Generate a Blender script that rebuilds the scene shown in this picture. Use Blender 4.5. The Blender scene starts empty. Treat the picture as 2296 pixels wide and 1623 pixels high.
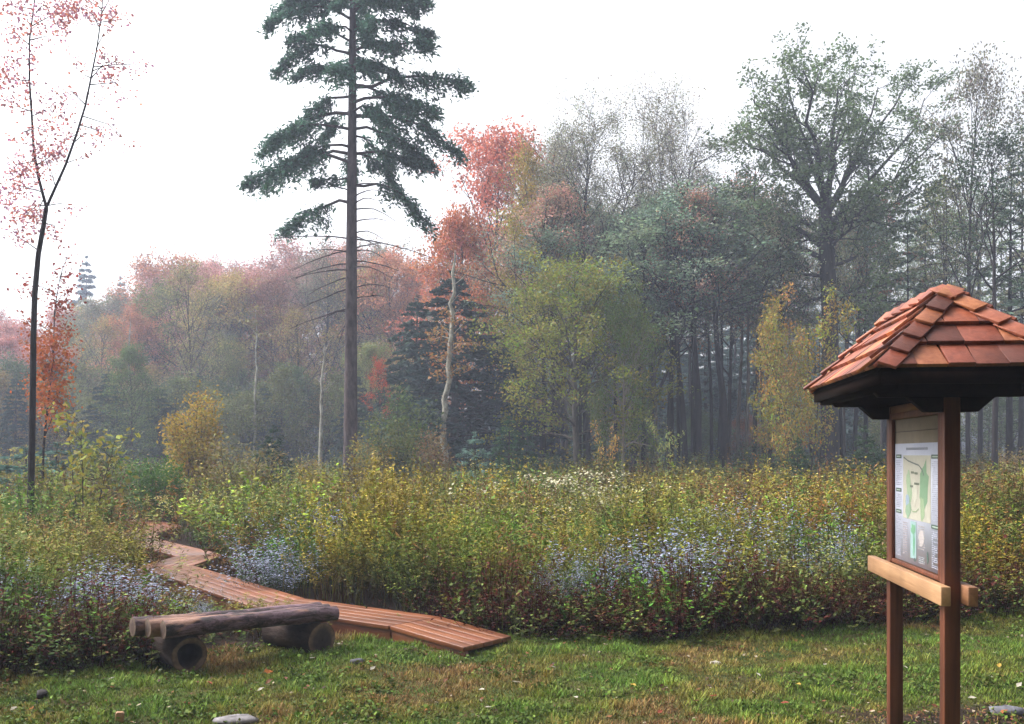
import bpy, math, random
import numpy as np
from mathutils import Vector, Matrix

# ------------------------------------------------------------------ camera, sky, sun, exposure
scene = bpy.context.scene
COL = scene.collection
EYE = 1.6
F = 2232.0            # focal length in the units of the 2296-wide layout sheet
CX, HY = 1148.0, 1018.0

cam_d = bpy.data.cameras.new("camera")
cam_d.sensor_width = 36.0
cam_d.lens = 35.0
cam_d.shift_y = (HY - 811.5) / 2296.0
cam_d.clip_start = 0.05
cam_d.clip_end = 2000.0
cam = bpy.data.objects.new("camera", cam_d)
cam.location = (0, 0, EYE)
cam.rotation_euler = (math.radians(90), 0, 0)
COL.objects.link(cam)
scene.camera = cam

SUN_EL, SUN_AZ = math.radians(48), math.radians(-70)   # azimuth from +Y towards +X
world = bpy.data.worlds.new("World")
scene.world = world
world.use_nodes = True
wn, wl = world.node_tree.nodes, world.node_tree.links
bg = wn["Background"]
sky = wn.new("ShaderNodeTexSky")
sky.sky_type = 'NISHITA'
sky.sun_disc = False
sky.sun_elevation = SUN_EL
sky.sun_rotation = SUN_AZ
sky.air_density = 1.0
sky.dust_density = 6.0
sky.ozone_density = 1.0
hs = wn.new("ShaderNodeHueSaturation")
hs.inputs["Saturation"].default_value = 0.14
hs.inputs["Value"].default_value = 1.0
wl.new(sky.outputs[0], hs.inputs["Color"])
wl.new(hs.outputs[0], bg.inputs["Color"])
bg.inputs["Strength"].default_value = 0.15

sun_d = bpy.data.lights.new("sun", 'SUN')
sun_d.energy = 1.2
sun_d.angle = math.radians(25)
sun_d.color = (1.0, 0.95, 0.88)
sun = bpy.data.objects.new("sun", sun_d)
sdir = Vector((math.sin(SUN_AZ) * math.cos(SUN_EL), math.cos(SUN_AZ) * math.cos(SUN_EL), math.sin(SUN_EL)))
sun.rotation_euler = sdir.to_track_quat('Z', 'Y').to_euler()
sun.location = (-20, 5, 40)
COL.objects.link(sun)

scene.view_settings.view_transform = 'Standard'
scene.view_settings.look = 'None'
scene.view_settings.exposure = 1.42
scene.view_settings.gamma = 1.0
scene.render.engine = 'CYCLES'
scene.cycles.max_bounces = 6
scene.cycles.diffuse_bounces = 3
scene.cycles.transmission_bounces = 4
scene.cycles.volume_bounces = 1

R = np.random.default_rng(11)
PI = math.pi


def sx(px, d):
    return (px - CX) / F * d


def sz(py, d):
    return EYE - (py - HY) / F * d


def W(px, py, d):
    return np.array((sx(px, d), d, sz(py, d)))


# ------------------------------------------------------------------ noise + ground height
_nt = np.random.default_rng(5).random((64, 64))


def vnoise(x, y, s=1.0, o=0.0):
    x = np.asarray(x, float) / s + o * 7.31 + 100
    y = np.asarray(y, float) / s + o * 3.77 + 100
    xi, yi = np.floor(x).astype(int), np.floor(y).astype(int)
    fx, fy = x - xi, y - yi
    fx, fy = fx * fx * (3 - 2 * fx), fy * fy * (3 - 2 * fy)
    a = _nt[xi % 64, yi % 64]; b = _nt[(xi + 1) % 64, yi % 64]
    c = _nt[xi % 64, (yi + 1) % 64]; d = _nt[(xi + 1) % 64, (yi + 1) % 64]
    return (a * (1 - fx) + b * fx) * (1 - fy) + (c * (1 - fx) + d * fx) * fy


def seg_dist(x, y, pts):
    x = np.asarray(x, float); y = np.asarray(y, float)
    best = np.full(x.shape, 1e9)
    for (ax, ay), (bx, by) in zip(pts[:-1], pts[1:]):
        vx, vy = bx - ax, by - ay
        t = np.clip(((x - ax) * vx + (y - ay) * vy) / (vx * vx + vy * vy), 0, 1)
        best = np.minimum(best, np.hypot(x - ax - t * vx, y - ay - t * vy))
    return best


DITCH = [(-4.6, 7.0), (-3.24, 6.62), (-2.68, 6.30), (-2.31, 6.08), (-2.02, 5.85), (-1.8, 5.5)]


def gz(x, y):
    x = np.asarray(x, float); y = np.asarray(y, float)
    near = np.clip(1 - (y - 9) / 6, 0.25, 1)
    z = (vnoise(x, y, 1.3) - .5) * .05 * near + (vnoise(x, y, .33, 2) - .5) * .022 * near
    dd = seg_dist(x, y, DITCH)
    wob = .75 + .7 * vnoise(x, y, .4, 5)
    z = z - .085 * np.exp(-(dd / (.055 * wob)) ** 2) - .03 * np.exp(-(dd / .22) ** 2)
    z = z + .05 * np.exp(-((y - 9.1 - .12 * x) / .5) ** 2) * (x > .2) + .055 * np.exp(-((x + .1) / .6) ** 2 - ((y - 8.1) / .45) ** 2)
    return z


def gzf(x, y):
    return float(gz(np.array([x]), np.array([y]))[0])


# ------------------------------------------------------------------ mesh building
class MB:
    def __init__(s):
        s.v, s.f, s.c, s.m, s.n = [], [], [], [], 0

    def add(s, v, f, c=(1, 1, 1), mi=0):
        v = np.asarray(v, float).reshape(-1, 3)
        f = np.asarray(f, np.int64).reshape(-1, 4)
        c = np.asarray(c, float)
        if c.ndim == 1:
            c = np.tile(c, (len(v), 1))
        s.v.append(v); s.f.append(f + s.n); s.c.append(c); s.m.append(np.full(len(f), mi)); s.n += len(v)

    def tube(s, pts, rad, sides=6, c=(1, 1, 1), cap=False):
        p = np.asarray(pts, float); n = len(p)
        rad = np.broadcast_to(np.asarray(rad, float), (n,))
        t = np.gradient(p, axis=0)
        t /= np.linalg.norm(t, axis=1)[:, None] + 1e-9
        ref = np.array((0.13, 0.99, 0.05)) if abs(t[:, 2]).mean() > .8 else np.array((0.05, .1, 1.0))
        a = np.cross(t, ref); a /= np.linalg.norm(a, axis=1)[:, None] + 1e-9
        b = np.cross(t, a)
        ang = np.arange(sides) * 2 * PI / sides
        v = p[:, None, :] + rad[:, None, None] * (a[:, None, :] * np.cos(ang)[None, :, None] + b[:, None, :] * np.sin(ang)[None, :, None])
        i = np.arange(n - 1)[:, None] * sides; j = np.arange(sides)[None, :]; k = (j + 1) % sides
        f = np.stack([i + j, i + k, i + sides + k, i + sides + j], -1).reshape(-1, 4)
        s.add(v.reshape(-1, 3), f, c)

    def box(s, lo, hi, c=(1, 1, 1), mi=0):
        x0, y0, z0 = lo; x1, y1, z1 = hi
        v = [(x0, y0, z0), (x1, y0, z0), (x1, y1, z0), (x0, y1, z0), (x0, y0, z1), (x1, y0, z1), (x1, y1, z1), (x0, y1, z1)]
        s.add(v, [(0, 3, 2, 1), (4, 5, 6, 7), (0, 1, 5, 4), (1, 2, 6, 5), (2, 3, 7, 6), (3, 0, 4, 7)], c, mi)

    def hexa(s, bot, top, c=(1, 1, 1), mi=0):
        s.add(list(bot) + list(top), [(0, 3, 2, 1), (4, 5, 6, 7), (0, 1, 5, 4), (1, 2, 6, 5), (2, 3, 7, 6), (3, 0, 4, 7)], c, mi)

    def mesh(s, name, mats, smooth=False):
        me = bpy.data.meshes.new(name)
        v = np.concatenate(s.v); f = np.concatenate(s.f); c = np.concatenate(s.c); m = np.concatenate(s.m)
        me.vertices.add(len(v)); me.vertices.foreach_set("co", v.astype(np.float32).ravel())
        me.loops.add(f.size); me.loops.foreach_set("vertex_index", f.astype(np.int32).ravel())
        me.polygons.add(len(f))
        me.polygons.foreach_set("loop_start", (np.arange(len(f)) * 4).astype(np.int32))
        me.polygons.foreach_set("loop_total", np.full(len(f), 4, np.int32))
        me.polygons.foreach_set("material_index", m.astype(np.int32))
        if smooth:
            me.polygons.foreach_set("use_smooth", np.ones(len(f), bool))
        at = me.color_attributes.new("tone", 'FLOAT_COLOR', 'POINT')
        at.data.foreach_set("color", np.concatenate([c, np.ones((len(c), 1))], 1).astype(np.float32).ravel())
        for mt in (mats if isinstance(mats, (list, tuple)) else [mats]):
            me.materials.append(mt)
        me.update(); me.validate()
        return me


def link(name, me, parent=None, loc=(0, 0, 0), bevel=0):
    o = bpy.data.objects.new(name, me)
    COL.objects.link(o)
    o.location = loc
    if parent is not None:
        o.parent = parent
    if bevel:
        b = o.modifiers.new("edge", 'BEVEL'); b.width = bevel; b.segments = 2; b.limit_method = 'ANGLE'
    return o


def empty(name, loc=(0, 0, 0), rz=0.0):
    o = bpy.data.objects.new(name, None)
    COL.objects.link(o); o.location = loc; o.rotation_euler = (0, 0, rz)
    o.empty_display_size = .2
    return o


def tag(o, label, cat, group=None):
    o["label"] = label; o["category"] = cat
    if group:
        o["group"] = group
    return o


# ------------------------------------------------------------------ materials
def new_mat(name):
    m = bpy.data.materials.new(name); m.use_nodes = True
    nt = m.node_tree
    return m, nt.nodes, nt.links, nt.nodes["Principled BSDF"]


def mixc(n, l, a, b, fac, mode='MIX'):
    x = n.new("ShaderNodeMix"); x.data_type = 'RGBA'; x.blend_type = mode
    for sock, val in ((x.inputs[6], a), (x.inputs[7], b)):
        if isinstance(val, tuple):
            sock.default_value = (*val, 1) if len(val) == 3 else val
        else:
            l.new(val, sock)
    if isinstance(fac, (int, float)):
        x.inputs[0].default_value = fac
    else:
        l.new(fac, x.inputs[0])
    return x.outputs[2]


def noise(n, l, scale, detail=4, stretch=None, rough=.6, src='Object', dist=0.0):
    tc = n.new("ShaderNodeTexCoord"); mp = n.new("ShaderNodeMapping")
    l.new(tc.outputs[src], mp.inputs[0])
    if stretch:
        mp.inputs["Scale"].default_value = stretch
    t = n.new("ShaderNodeTexNoise"); t.inputs["Scale"].default_value = scale
    t.inputs["Detail"].default_value = detail; t.inputs["Roughness"].default_value = rough
    t.inputs["Distortion"].default_value = dist
    l.new(mp.outputs[0], t.inputs["Vector"])
    return t.outputs["Fac"]


def ramp(n, l, fac, stops):
    r = n.new("ShaderNodeValToRGB"); e = r.color_ramp.elements
    while len(e) < len(stops):
        e.new(.5)
    for k, (p, c) in enumerate(stops):
        e[k].position = p; e[k].color = (*c, 1) if len(c) == 3 else c
    l.new(fac, r.inputs[0])
    return r.outputs[0]


def tone(n):
    a = n.new("ShaderNodeVertexColor"); a.layer_name = "tone"
    return a.outputs[0]


def bump(n, l, b, h, dist, strength=1.0):
    x = n.new("ShaderNodeBump"); x.inputs["Distance"].default_value = dist; x.inputs["Strength"].default_value = strength
    l.new(h, x.inputs["Height"]); l.new(x.outputs[0], b.inputs["Normal"])


def leaf_mat(name, trans=.35, rough=.55, objcol=True):
    m, n, l, b = new_mat(name)
    c = tone(n)
    if objcol:
        oi = n.new("ShaderNodeObjectInfo")
        c = mixc(n, l, c, oi.outputs["Color"], 1.0, 'MULTIPLY')
    l.new(c, b.inputs["Base Color"]); b.inputs["Roughness"].default_value = rough
    b.inputs["Specular IOR Level"].default_value = .10
    tr = n.new("ShaderNodeBsdfTranslucent"); l.new(c, tr.inputs[0])
    mx = n.new("ShaderNodeMixShader"); mx.inputs[0].default_value = trans
    l.new(b.outputs[0], mx.inputs[1]); l.new(tr.outputs[0], mx.inputs[2])
    l.new(mx.outputs[0], n["Material Output"].inputs[0])
    return m


def bark_mat(name, c1, c2, scale=9, stretch=(1, 1, .25), bd=.02, objcol=False):
    m, n, l, b = new_mat(name)
    f = noise(n, l, scale, 6, stretch, .7)
    c = ramp(n, l, f, [(.32, c1), (.62, c2)])
    if objcol:
        oi = n.new("ShaderNodeObjectInfo")
        c = mixc(n, l, c, oi.outputs["Color"], 1.0, 'MULTIPLY')
    l.new(c, b.inputs["Base Color"]); b.inputs["Roughness"].default_value = .9
    b.inputs["Specular IOR Level"].default_value = .15
    bump(n, l, b, f, bd)
    return m


def wood_mat(name, dark, light, axis, rough=.55, streak=26, bd=.003, spec=.4):
    m, n, l, b = new_mat(name); b.inputs["Specular IOR Level"].default_value = spec
    st = [1.0, 1.0, 1.0]; st[axis] = .05
    f = noise(n, l, streak, 6, tuple(st), .65, dist=.4)
    f2 = noise(n, l, 2.2, 3, None, .5)
    c = ramp(n, l, f, [(.3, dark), (.7, light)])
    c = mixc(n, l, c, ramp(n, l, f2, [(.35, (.62, .6, .58)), (.65, (1.1, 1.1, 1.1))]), 1.0, 'MULTIPLY')
    c = mixc(n, l, c, tone(n), 1.0, 'MULTIPLY')
    l.new(c, b.inputs["Base Color"]); b.inputs["Roughness"].default_value = rough
    bump(n, l, b, f, bd)
    return m


M = {}
M['leaf'] = leaf_mat("leaf")
M['plant'] = leaf_mat("plant", .12, .65, False)
M['needle'] = leaf_mat("needle", .28, .6)
M['bark'] = bark_mat("bark_grey", (.018, .015, .013), (.075, .065, .058), objcol=True)
M['bark_spruce'] = bark_mat("bark_spruce", (.022, .016, .016), (.10, .075, .078), 7, (1, 1, .35), .03)
M['bark_birch'] = bark_mat("bark_birch", (.09, .08, .06), (.42, .40, .33), 5, (1, 1, .7), .006)
M['bark_dark'] = bark_mat("bark_dark", (.006, .005, .006), (.035, .028, .03), 14, (1, 1, .3), .01)
M['cedar_y'] = wood_mat("cedar_along_y", (.17, .07, .034), (.32, .155, .075), 1)
M['cedar_x'] = wood_mat("cedar_along_x", (.17, .07, .034), (.32, .155, .075), 0)
M['cedar_z'] = wood_mat("cedar_upright", (.065, .017, .009), (.165, .052, .022), 2)
M['ledge'] = wood_mat("pale_cedar", (.30, .15, .07), (.46, .27, .14), 1)
M['shingle'] = wood_mat("cedar_shingle", (.25, .078, .042), (.43, .165, .088), 2, .5, 34)
M['soffit'] = wood_mat("stained_shaded_soffit", (.004, .002, .0015), (.010, .005, .003), 1, .9, spec=.05)  # dark-stained cedar, with the shade under the eaves put into its colour
M['deck'] = wood_mat("deck_board", (.155, .050, .024), (.29, .108, .050), 0, .35, 22)


def simple(name, col, rough=.7, n_amt=.25, scale=12):
    m, n, l, b = new_mat(name)
    f = noise(n, l, scale, 4)
    c = ramp(n, l, f, [(.3, tuple(x * (1 - n_amt) for x in col)), (.7, tuple(min(1, x * (1 + n_amt)) for x in col))])
    c = mixc(n, l, c, tone(n), 1.0, 'MULTIPLY')
    l.new(c, b.inputs["Base Color"]); b.inputs["Roughness"].default_value = rough
    return m


M['paper'] = simple("poster_paper", (.47, .49, .58), .5, .04, 30)
M['print'] = simple("printed_ink", (1, 1, 1), .6, .12, 40)
M['stone'] = simple("stone", (.22, .21, .21), .9, .4, 25)


def log_mat():
    m, n, l, b = new_mat("peeling_log_bark")
    f = noise(n, l, 17, 7, (.3, 1, 1), .75, dist=.5)
    f2 = noise(n, l, 4.5, 5, (.3, 1, 1), .6, dist=.3)
    f3 = noise(n, l, 40, 4, (.4, 1, 1))
    c = ramp(n, l, f, [(.40, (.012, .007, .009)), (.48, (.060, .030, .034)), (.62, (.20, .118, .150))])
    bare = ramp(n, l, f3, [(.3, (.20, .10, .07)), (.7, (.36, .19, .13))])
    c = mixc(n, l, c, bare, ramp(n, l, f2, [(.50, (0, 0, 0)), (.56, (1, 1, 1))]))
    l.new(c, b.inputs["Base Color"]); b.inputs["Roughness"].default_value = .55
    b.inputs["Specular IOR Level"].default_value = .35
    bump(n, l, b, f, .022)
    return m


M['log'] = log_mat()
M['log_dark'] = bark_mat("support_log_bark", (.010, .007, .006), (.05, .032, .026), 12, (1, .3, 1), .015)


def endgrain():
    m, n, l, b = new_mat("end_grain")
    tc = n.new("ShaderNodeTexCoord")
    w = n.new("ShaderNodeTexNoise"); w.inputs["Scale"].default_value = 30
    l.new(tc.outputs["Object"], w.inputs["Vector"])
    c = ramp(n, l, w.outputs["Fac"], [(.3, (.55, .5, .45)), (.7, (1.15, 1.1, 1.05))])
    c = mixc(n, l, c, tone(n), 1.0, 'MULTIPLY')
    l.new(c, b.inputs["Base Color"]); b.inputs["Roughness"].default_value = .85
    bump(n, l, b, w.outputs["Fac"], .004)
    return m


M['endgrain'] = endgrain()


def ground_mat():
    m, n, l, b = new_mat("ground_soil_and_turf")
    f1 = noise(n, l, 1.6, 6, (1, 1, 1), .65)
    f2 = noise(n, l, 14, 5, None, .7)
    turf = ramp(n, l, f1, [(.36, (.085, .050, .022)), (.47, (.085, .085, .022)), (.60, (.045, .085, .014))])
    fine = ramp(n, l, f2, [(.3, (.5, .5, .5)), (.7, (1.2, 1.2, 1.2))])
    turf = mixc(n, l, turf, fine, 1.0, 'MULTIPLY')
    soil = ramp(n, l, f2, [(.3, (.010, .007, .006)), (.7, (.05, .032, .022))])
    sep = n.new("ShaderNodeSeparateColor"); l.new(tone(n), sep.inputs[0])
    c = mixc(n, l, turf, soil, sep.outputs[0])
    l.new(c, b.inputs["Base Color"]); b.inputs["Roughness"].default_value = .95
    b.inputs["Specular IOR Level"].default_value = .1
    bump(n, l, b, f2, .03)
    return m


M['ground'] = ground_mat()

# ------------------------------------------------------------------ ground
PATH = [(-.835, 8.65), (-2.3, 9.78), (-4.48, 12.9), (-4.46, 14.25), (-6.27, 16.8), (-6.9, 18.4), (-6.95, 20.0), (-8.4, 22.2)]
RAMP = [(-.835, 8.65), (-.19, 8.01)]


def lawn_edge(x):
    """depth of the lawn's far edge at x"""
    x = np.asarray(x, float)
    e = np.interp(x, [-6, -3.9, -2.9, -2.2, -1.5, -.5, .3, 1.2, 2.2, 3.2, 4.4, 8],
                  [7.3, 7.4, 7.75, 8.1, 8.55, 8.6, 8.75, 8.75, 8.95, 9.3, 9.7, 11])
    return e + (vnoise(x, x * 0, .5, 3) - .5) * .25


def soil_mask(x, y):
    s = np.clip((y - lawn_edge(x)) / .15, 0, 1)
    s = np.maximum(s, np.exp(-(seg_dist(x, y, DITCH) / .06) ** 2))
    fr = np.clip(1 - np.hypot((x - 2.95) / 1.1, (y - 5.95) / .55) + (vnoise(x, y, .25, 8) - .5) * .6, 0, 1)
    s = np.maximum(s, np.clip(fr * 2.2, 0, 1))
    tr = np.clip(vnoise(x, (y - .1 * x) * 5.0, 1.6, 9) * 1.6 - .85, 0, 1) * (x > -1) * (x < 4.2) * .75
    return np.maximum(s, tr * .8)


xs = np.unique(np.concatenate([np.linspace(-150, -12, 24), np.linspace(-12, -4.5, 30), np.linspace(-4.5, 5, 240), np.linspace(5, 14, 36), np.linspace(14, 150, 24)]))
ys = np.unique(np.concatenate([np.linspace(-60, 4, 16), np.linspace(4, 10, 170), np.linspace(10, 24, 50), np.linspace(24, 150, 50)]))
gx, gy = np.meshgrid(xs, ys, indexing='ij')
gzz = gz(gx.ravel(), gy.ravel())
sm = soil_mask(gx.ravel(), gy.ravel())
mb = MB()
ii, jj = np.meshgrid(np.arange(len(xs) - 1), np.arange(len(ys) - 1), indexing='ij')
q = (ii * len(ys) + jj).ravel()
mb.add(np.stack([gx.ravel(), gy.ravel(), gzz], 1), np.stack([q, q + len(ys), q + len(ys) + 1, q + 1], 1), np.stack([sm, sm, sm], 1))
g = link("ground", mb.mesh("ground", M['ground'], True)); g["kind"] = "structure"


# ------------------------------------------------------------------ leaf cards
def leaf_quads(cen, rng, size, aspect=.55, up=.4, axis=None, droop=0.0):
    """kite shaped leaves: centres (n,3) -> verts, faces"""
    n = len(cen)
    size = np.broadcast_to(np.asarray(size, float), (n,))
    nrm = rng.normal(size=(n, 3)); nrm[:, 2] = np.abs(nrm[:, 2]) + up
    nrm /= np.linalg.norm(nrm, axis=1)[:, None]
    d = rng.normal(size=(n, 3)) if axis is None else axis + rng.normal(size=(n, 3)) * .35
    d[:, 2] -= droop
    d -= nrm * (d * nrm).sum(1)[:, None]
    d /= np.linalg.norm(d, axis=1)[:, None] + 1e-9
    s = np.cross(nrm, d)
    L = size[:, None]; Wd = L * aspect * .5
    v = np.stack([cen - d * L * .5, cen + s * Wd - d * L * .05, cen + d * L * .5, cen - s * Wd - d * L * .05], 1)
    f = np.arange(n * 4).reshape(n, 4)
    return v.reshape(-1, 3), f


def jit(rng, n, base=(1, 1, 1), v=.35, hue=.12):
    c = np.asarray(base, float)[None, :] * (1 + rng.uniform(-v, v, (n, 1)))
    c = c * (1 + rng.uniform(-hue, hue, (n, 3)))
    return np.clip(c, .002, 2)


# ------------------------------------------------------------------ trees
def polyline(rng, p, d, L, n, wig, lift):
    pts = [np.array(p, float)]; d = np.array(d, float); d /= np.linalg.norm(d)
    for _ in range(n):
        d = d + rng.normal(size=3) * wig + np.array((0, 0, lift))
        d /= np.linalg.norm(d)
        pts.append(pts[-1] + d * L / n)
    return np.array(pts)


def perp_dir(rng, d, ang, az=None):
    d = d / np.linalg.norm(d)
    a = np.cross(d, (0.31, .17, .93)); a /= np.linalg.norm(a); b = np.cross(d, a)
    az = rng.uniform(0, 2 * PI) if az is None else az
    return d * math.cos(ang) + (a * math.cos(az) + b * math.sin(az)) * math.sin(ang)


def broadleaf(seed, H=14, r0=.18, clear=.35, limbs=20, spread=.30, angle=(50, 35), profile='round', wig=.06, lift=.05,
              sub=6, twigs=4, leaves=14000, leaf=.13, clump=.35, hue=.12, val=.35, trunk_pts=None, tr_sides=8, keep=1.0, bare=False):
    """returns (trunk mesh builder, crown mesh builder). spread: limb length / H at the widest"""
    rng = np.random.default_rng(seed)
    tb, cb = MB(), MB()
    if trunk_pts is None:
        tp = polyline(rng, (0, 0, -.1), (rng.normal() * .03, rng.normal() * .03, 1), H * .93, 12, .025, .02)
    else:
        tp = np.asarray(trunk_pts, float)
    tt = np.linspace(0, 1, len(tp))
    rad = r0 * (1 - tt * .93) ** .8 + .008
    rad[0] *= 1.35
    tb.tube(tp, rad, tr_sides)
    anchors, clump_id = [], []
    az = rng.uniform(0, 6)
    for k in range(limbs):
        u = (k + rng.uniform(.1, .9)) / limbs
        t = clear + (1 - clear) * u * .99
        i = t * (len(tp) - 1); i0 = int(min(i, len(tp) - 2)); p = tp[i0] + (tp[i0 + 1] - tp[i0]) * (i - i0)
        rr = np.interp(t, tt, rad)
        if profile == 'round':
            w = .45 + .75 * math.sin(PI * min(1, u * .85 + .18))
        elif profile == 'vase':
            w = 1.05 - .5 * u
        elif profile == 'cone':
            w = 1.1 - .95 * u
        else:
            w = .9 + .2 * rng.normal() * .5 if u < .8 else .6
        L = H * spread * w * rng.uniform(.75, 1.2)
        ang = math.radians(angle[0] + (angle[1] - angle[0]) * u + rng.normal() * 7)
        az += 2.4 + rng.normal() * .3
        d = np.array((math.cos(az) * math.sin(ang), math.sin(az) * math.sin(ang), math.cos(ang)))
        lp = polyline(rng, p, d, L, 6, wig, lift)
        lr = min(rr * .62, .013 * L + .012)
        tb.tube(lp, np.linspace(lr, lr * .22, 7), 5)
        for j in range(sub):
            s = .25 + .75 * (j + rng.uniform(0, 1)) / sub
            i = s * 6; i0 = int(min(i, 5)); q_ = lp[i0] + (lp[i0 + 1] - lp[i0]) * (i - i0)
            bd = perp_dir(rng, lp[i0 + 1] - lp[i0], math.radians(rng.uniform(28, 60)))
            bL = L * (.5 - .25 * s) * rng.uniform(.7, 1.3) + .35
            bp = polyline(rng, q_, bd, bL, 4, wig * 1.6, lift)
            tb.tube(bp, np.linspace(lr * .38, lr * .1 + .002, 5), 4)
            for m_ in range(twigs):
                s2 = .3 + .7 * (m_ + rng.uniform(0, 1)) / twigs
                i = s2 * 4; i0 = int(min(i, 3)); q2 = bp[i0] + (bp[i0 + 1] - bp[i0]) * (i - i0)
                td = perp_dir(rng, bp[i0 + 1] - bp[i0], math.radians(rng.uniform(20, 60)))
                tL = bL * .38 * rng.uniform(.6, 1.4) + .12
                tp3 = polyline(rng, q2, td, tL, 2, wig * 2, lift)
                tb.tube(tp3, (.006 + H * .00025, .005, .003), 3)
                if rng.random() < keep:
                    anchors += [tp3[1], tp3[2]]; clump_id += [len(clump_id) // 2] * 2
    anchors = np.array(anchors)
    n = int(leaves)
    pick = rng.integers(0, len(anchors), n)
    cen = anchors[pick] + np.clip(rng.normal(size=(n, 3)), -1.25, 1.25) * clump * np.array((1, 1, .6)) * .9
    v, f = leaf_quads(cen, rng, leaf * rng.uniform(.6, 1.35, n), .65, .3)
    ctone = rng.uniform(1 - val, 1 + val, (len(anchors), 1))[pick] * (1 + rng.uniform(-hue, hue, (len(anchors), 3)))[pick]
    c = np.clip(ctone * jit(rng, n, v=.25, hue=hue * .6), .02, 2.5)
    cb.add(v, f, np.repeat(c, 4, 0))
    return tb, cb


def bough(tb, cb, rng, p, tip, sag, r, n_need, need=.16, width=.5, hang=.35, col=(1, 1, 1), loose=.035, per=14):
    """one conifer bough from p to tip with side sprays; needles as narrow cards"""
    p = np.asarray(p, float); tip = np.asarray(tip, float)
    L = np.linalg.norm(tip - p)
    t = np.linspace(0, 1, 7)[:, None]
    lp = p + (tip - p) * t + np.array((0, 0, 1)) * sag * np.sin(PI * t) + rng.normal(size=(7, 3)) * .015 * L
    lp[0] = p
    tb.tube(lp, np.linspace(r, r * .2 + .003, 7), 5)
    ax = (tip - p) / L
    side = np.cross(ax, (0, 0, 1)); side /= np.linalg.norm(side) + 1e-9
    ns = max(3, int(n_need / per))
    s = rng.uniform(.22, 1.0, ns) ** .8
    base = np.stack([np.interp(s, t[:, 0], lp[:, k]) for k in range(3)], 1)
    wl_ = width * (1.15 - s * .8) * rng.uniform(.4, 1.1, ns) * L * .45
    sd = rng.choice([-1, 1], ns)
    dv = side[None, :] * sd[:, None] * .8 + ax[None, :] * .65 + np.stack([np.zeros(ns), np.zeros(ns), -hang * rng.uniform(-.25, 1.7, ns)], 1)
    dv /= np.linalg.norm(dv, axis=1)[:, None]
    m = int(n_need)
    k = rng.integers(0, ns, m)
    tt_ = rng.uniform(0, 1, m)
    cen = base[k] + dv[k] * (wl_[k] * tt_)[:, None] + rng.normal(size=(m, 3)) * loose * (1 + L * .25) * np.array((1, 1, .8))
    cen[:, 2] -= tt_ ** 2 * hang * wl_[k] * .6
    v, f = leaf_quads(cen, rng, need * rng.uniform(.6, 1.4, m), .38, .8, axis=dv[k], droop=.25)
    ct = rng.uniform(.6, 1.4, (ns, 1))[k] * jit(rng, m, col, .25, .1)
    cb.add(v, f, np.repeat(ct, 4, 0))


def conifer(seed, H, r0, first, whorls, per, maxlen, droop, need, n_each, hang=.35, shape=1.0, dead=0, irregular=.2, width=.5):
    rng = np.random.default_rng(seed)
    tb, cb = MB(), MB()
    tp = polyline(rng, (0, 0, -.1), (0, 0, 1), H, 10, .008, .05)
    tt = np.linspace(0, 1, 11)
    tb.tube(tp, r0 * (1 - tt) ** .9 + .006, 8)
    for k in range(dead):
        z = rng.uniform(.12, first + .1) * H; a = rng.uniform(0, 2 * PI); L = rng.uniform(.3, 1.0) * maxlen * .5
        tb.tube(polyline(rng, (0, 0, z), (math.cos(a), math.sin(a), rng.uniform(-.2, .2)), L, 4, .1, -.02), np.linspace(.025, .006, 5), 4)
    for wv in range(whorls):
        u = (wv + rng.uniform(0, .6)) / whorls
        z = H * (first + (1 - first) * u * .985)
        a0 = rng.uniform(0, 6)
        for b in range(per):
            if rng.random() < irregular * .5:
                continue
            L = maxlen * (1 - u) ** shape * rng.uniform(1 - irregular, 1 + irregular) + .12
            a = a0 + b * 2 * PI / per + rng.normal() * .25
            x, y = np.interp(z, tp[:, 2], tp[:, 0]), np.interp(z, tp[:, 2], tp[:, 1])
            dz = -droop * L * (1.2 - u * 1.6) + rng.normal() * .06 * L
            bough(tb, cb, rng, (x, y, z), (x + math.cos(a) * L, y + math.sin(a) * L, z + dz), .12 * L, .012 * L + .008,
                  n_each * (L / maxlen) ** 1.2 + 10, need, width, hang)
    bough(tb, cb, rng, (tp[-1][0], tp[-1][1], H * .95), (tp[-1][0], tp[-1][1] + .05, H + .1), 0, .01, 30, need, .3, .1)
    return tb, cb


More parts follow.
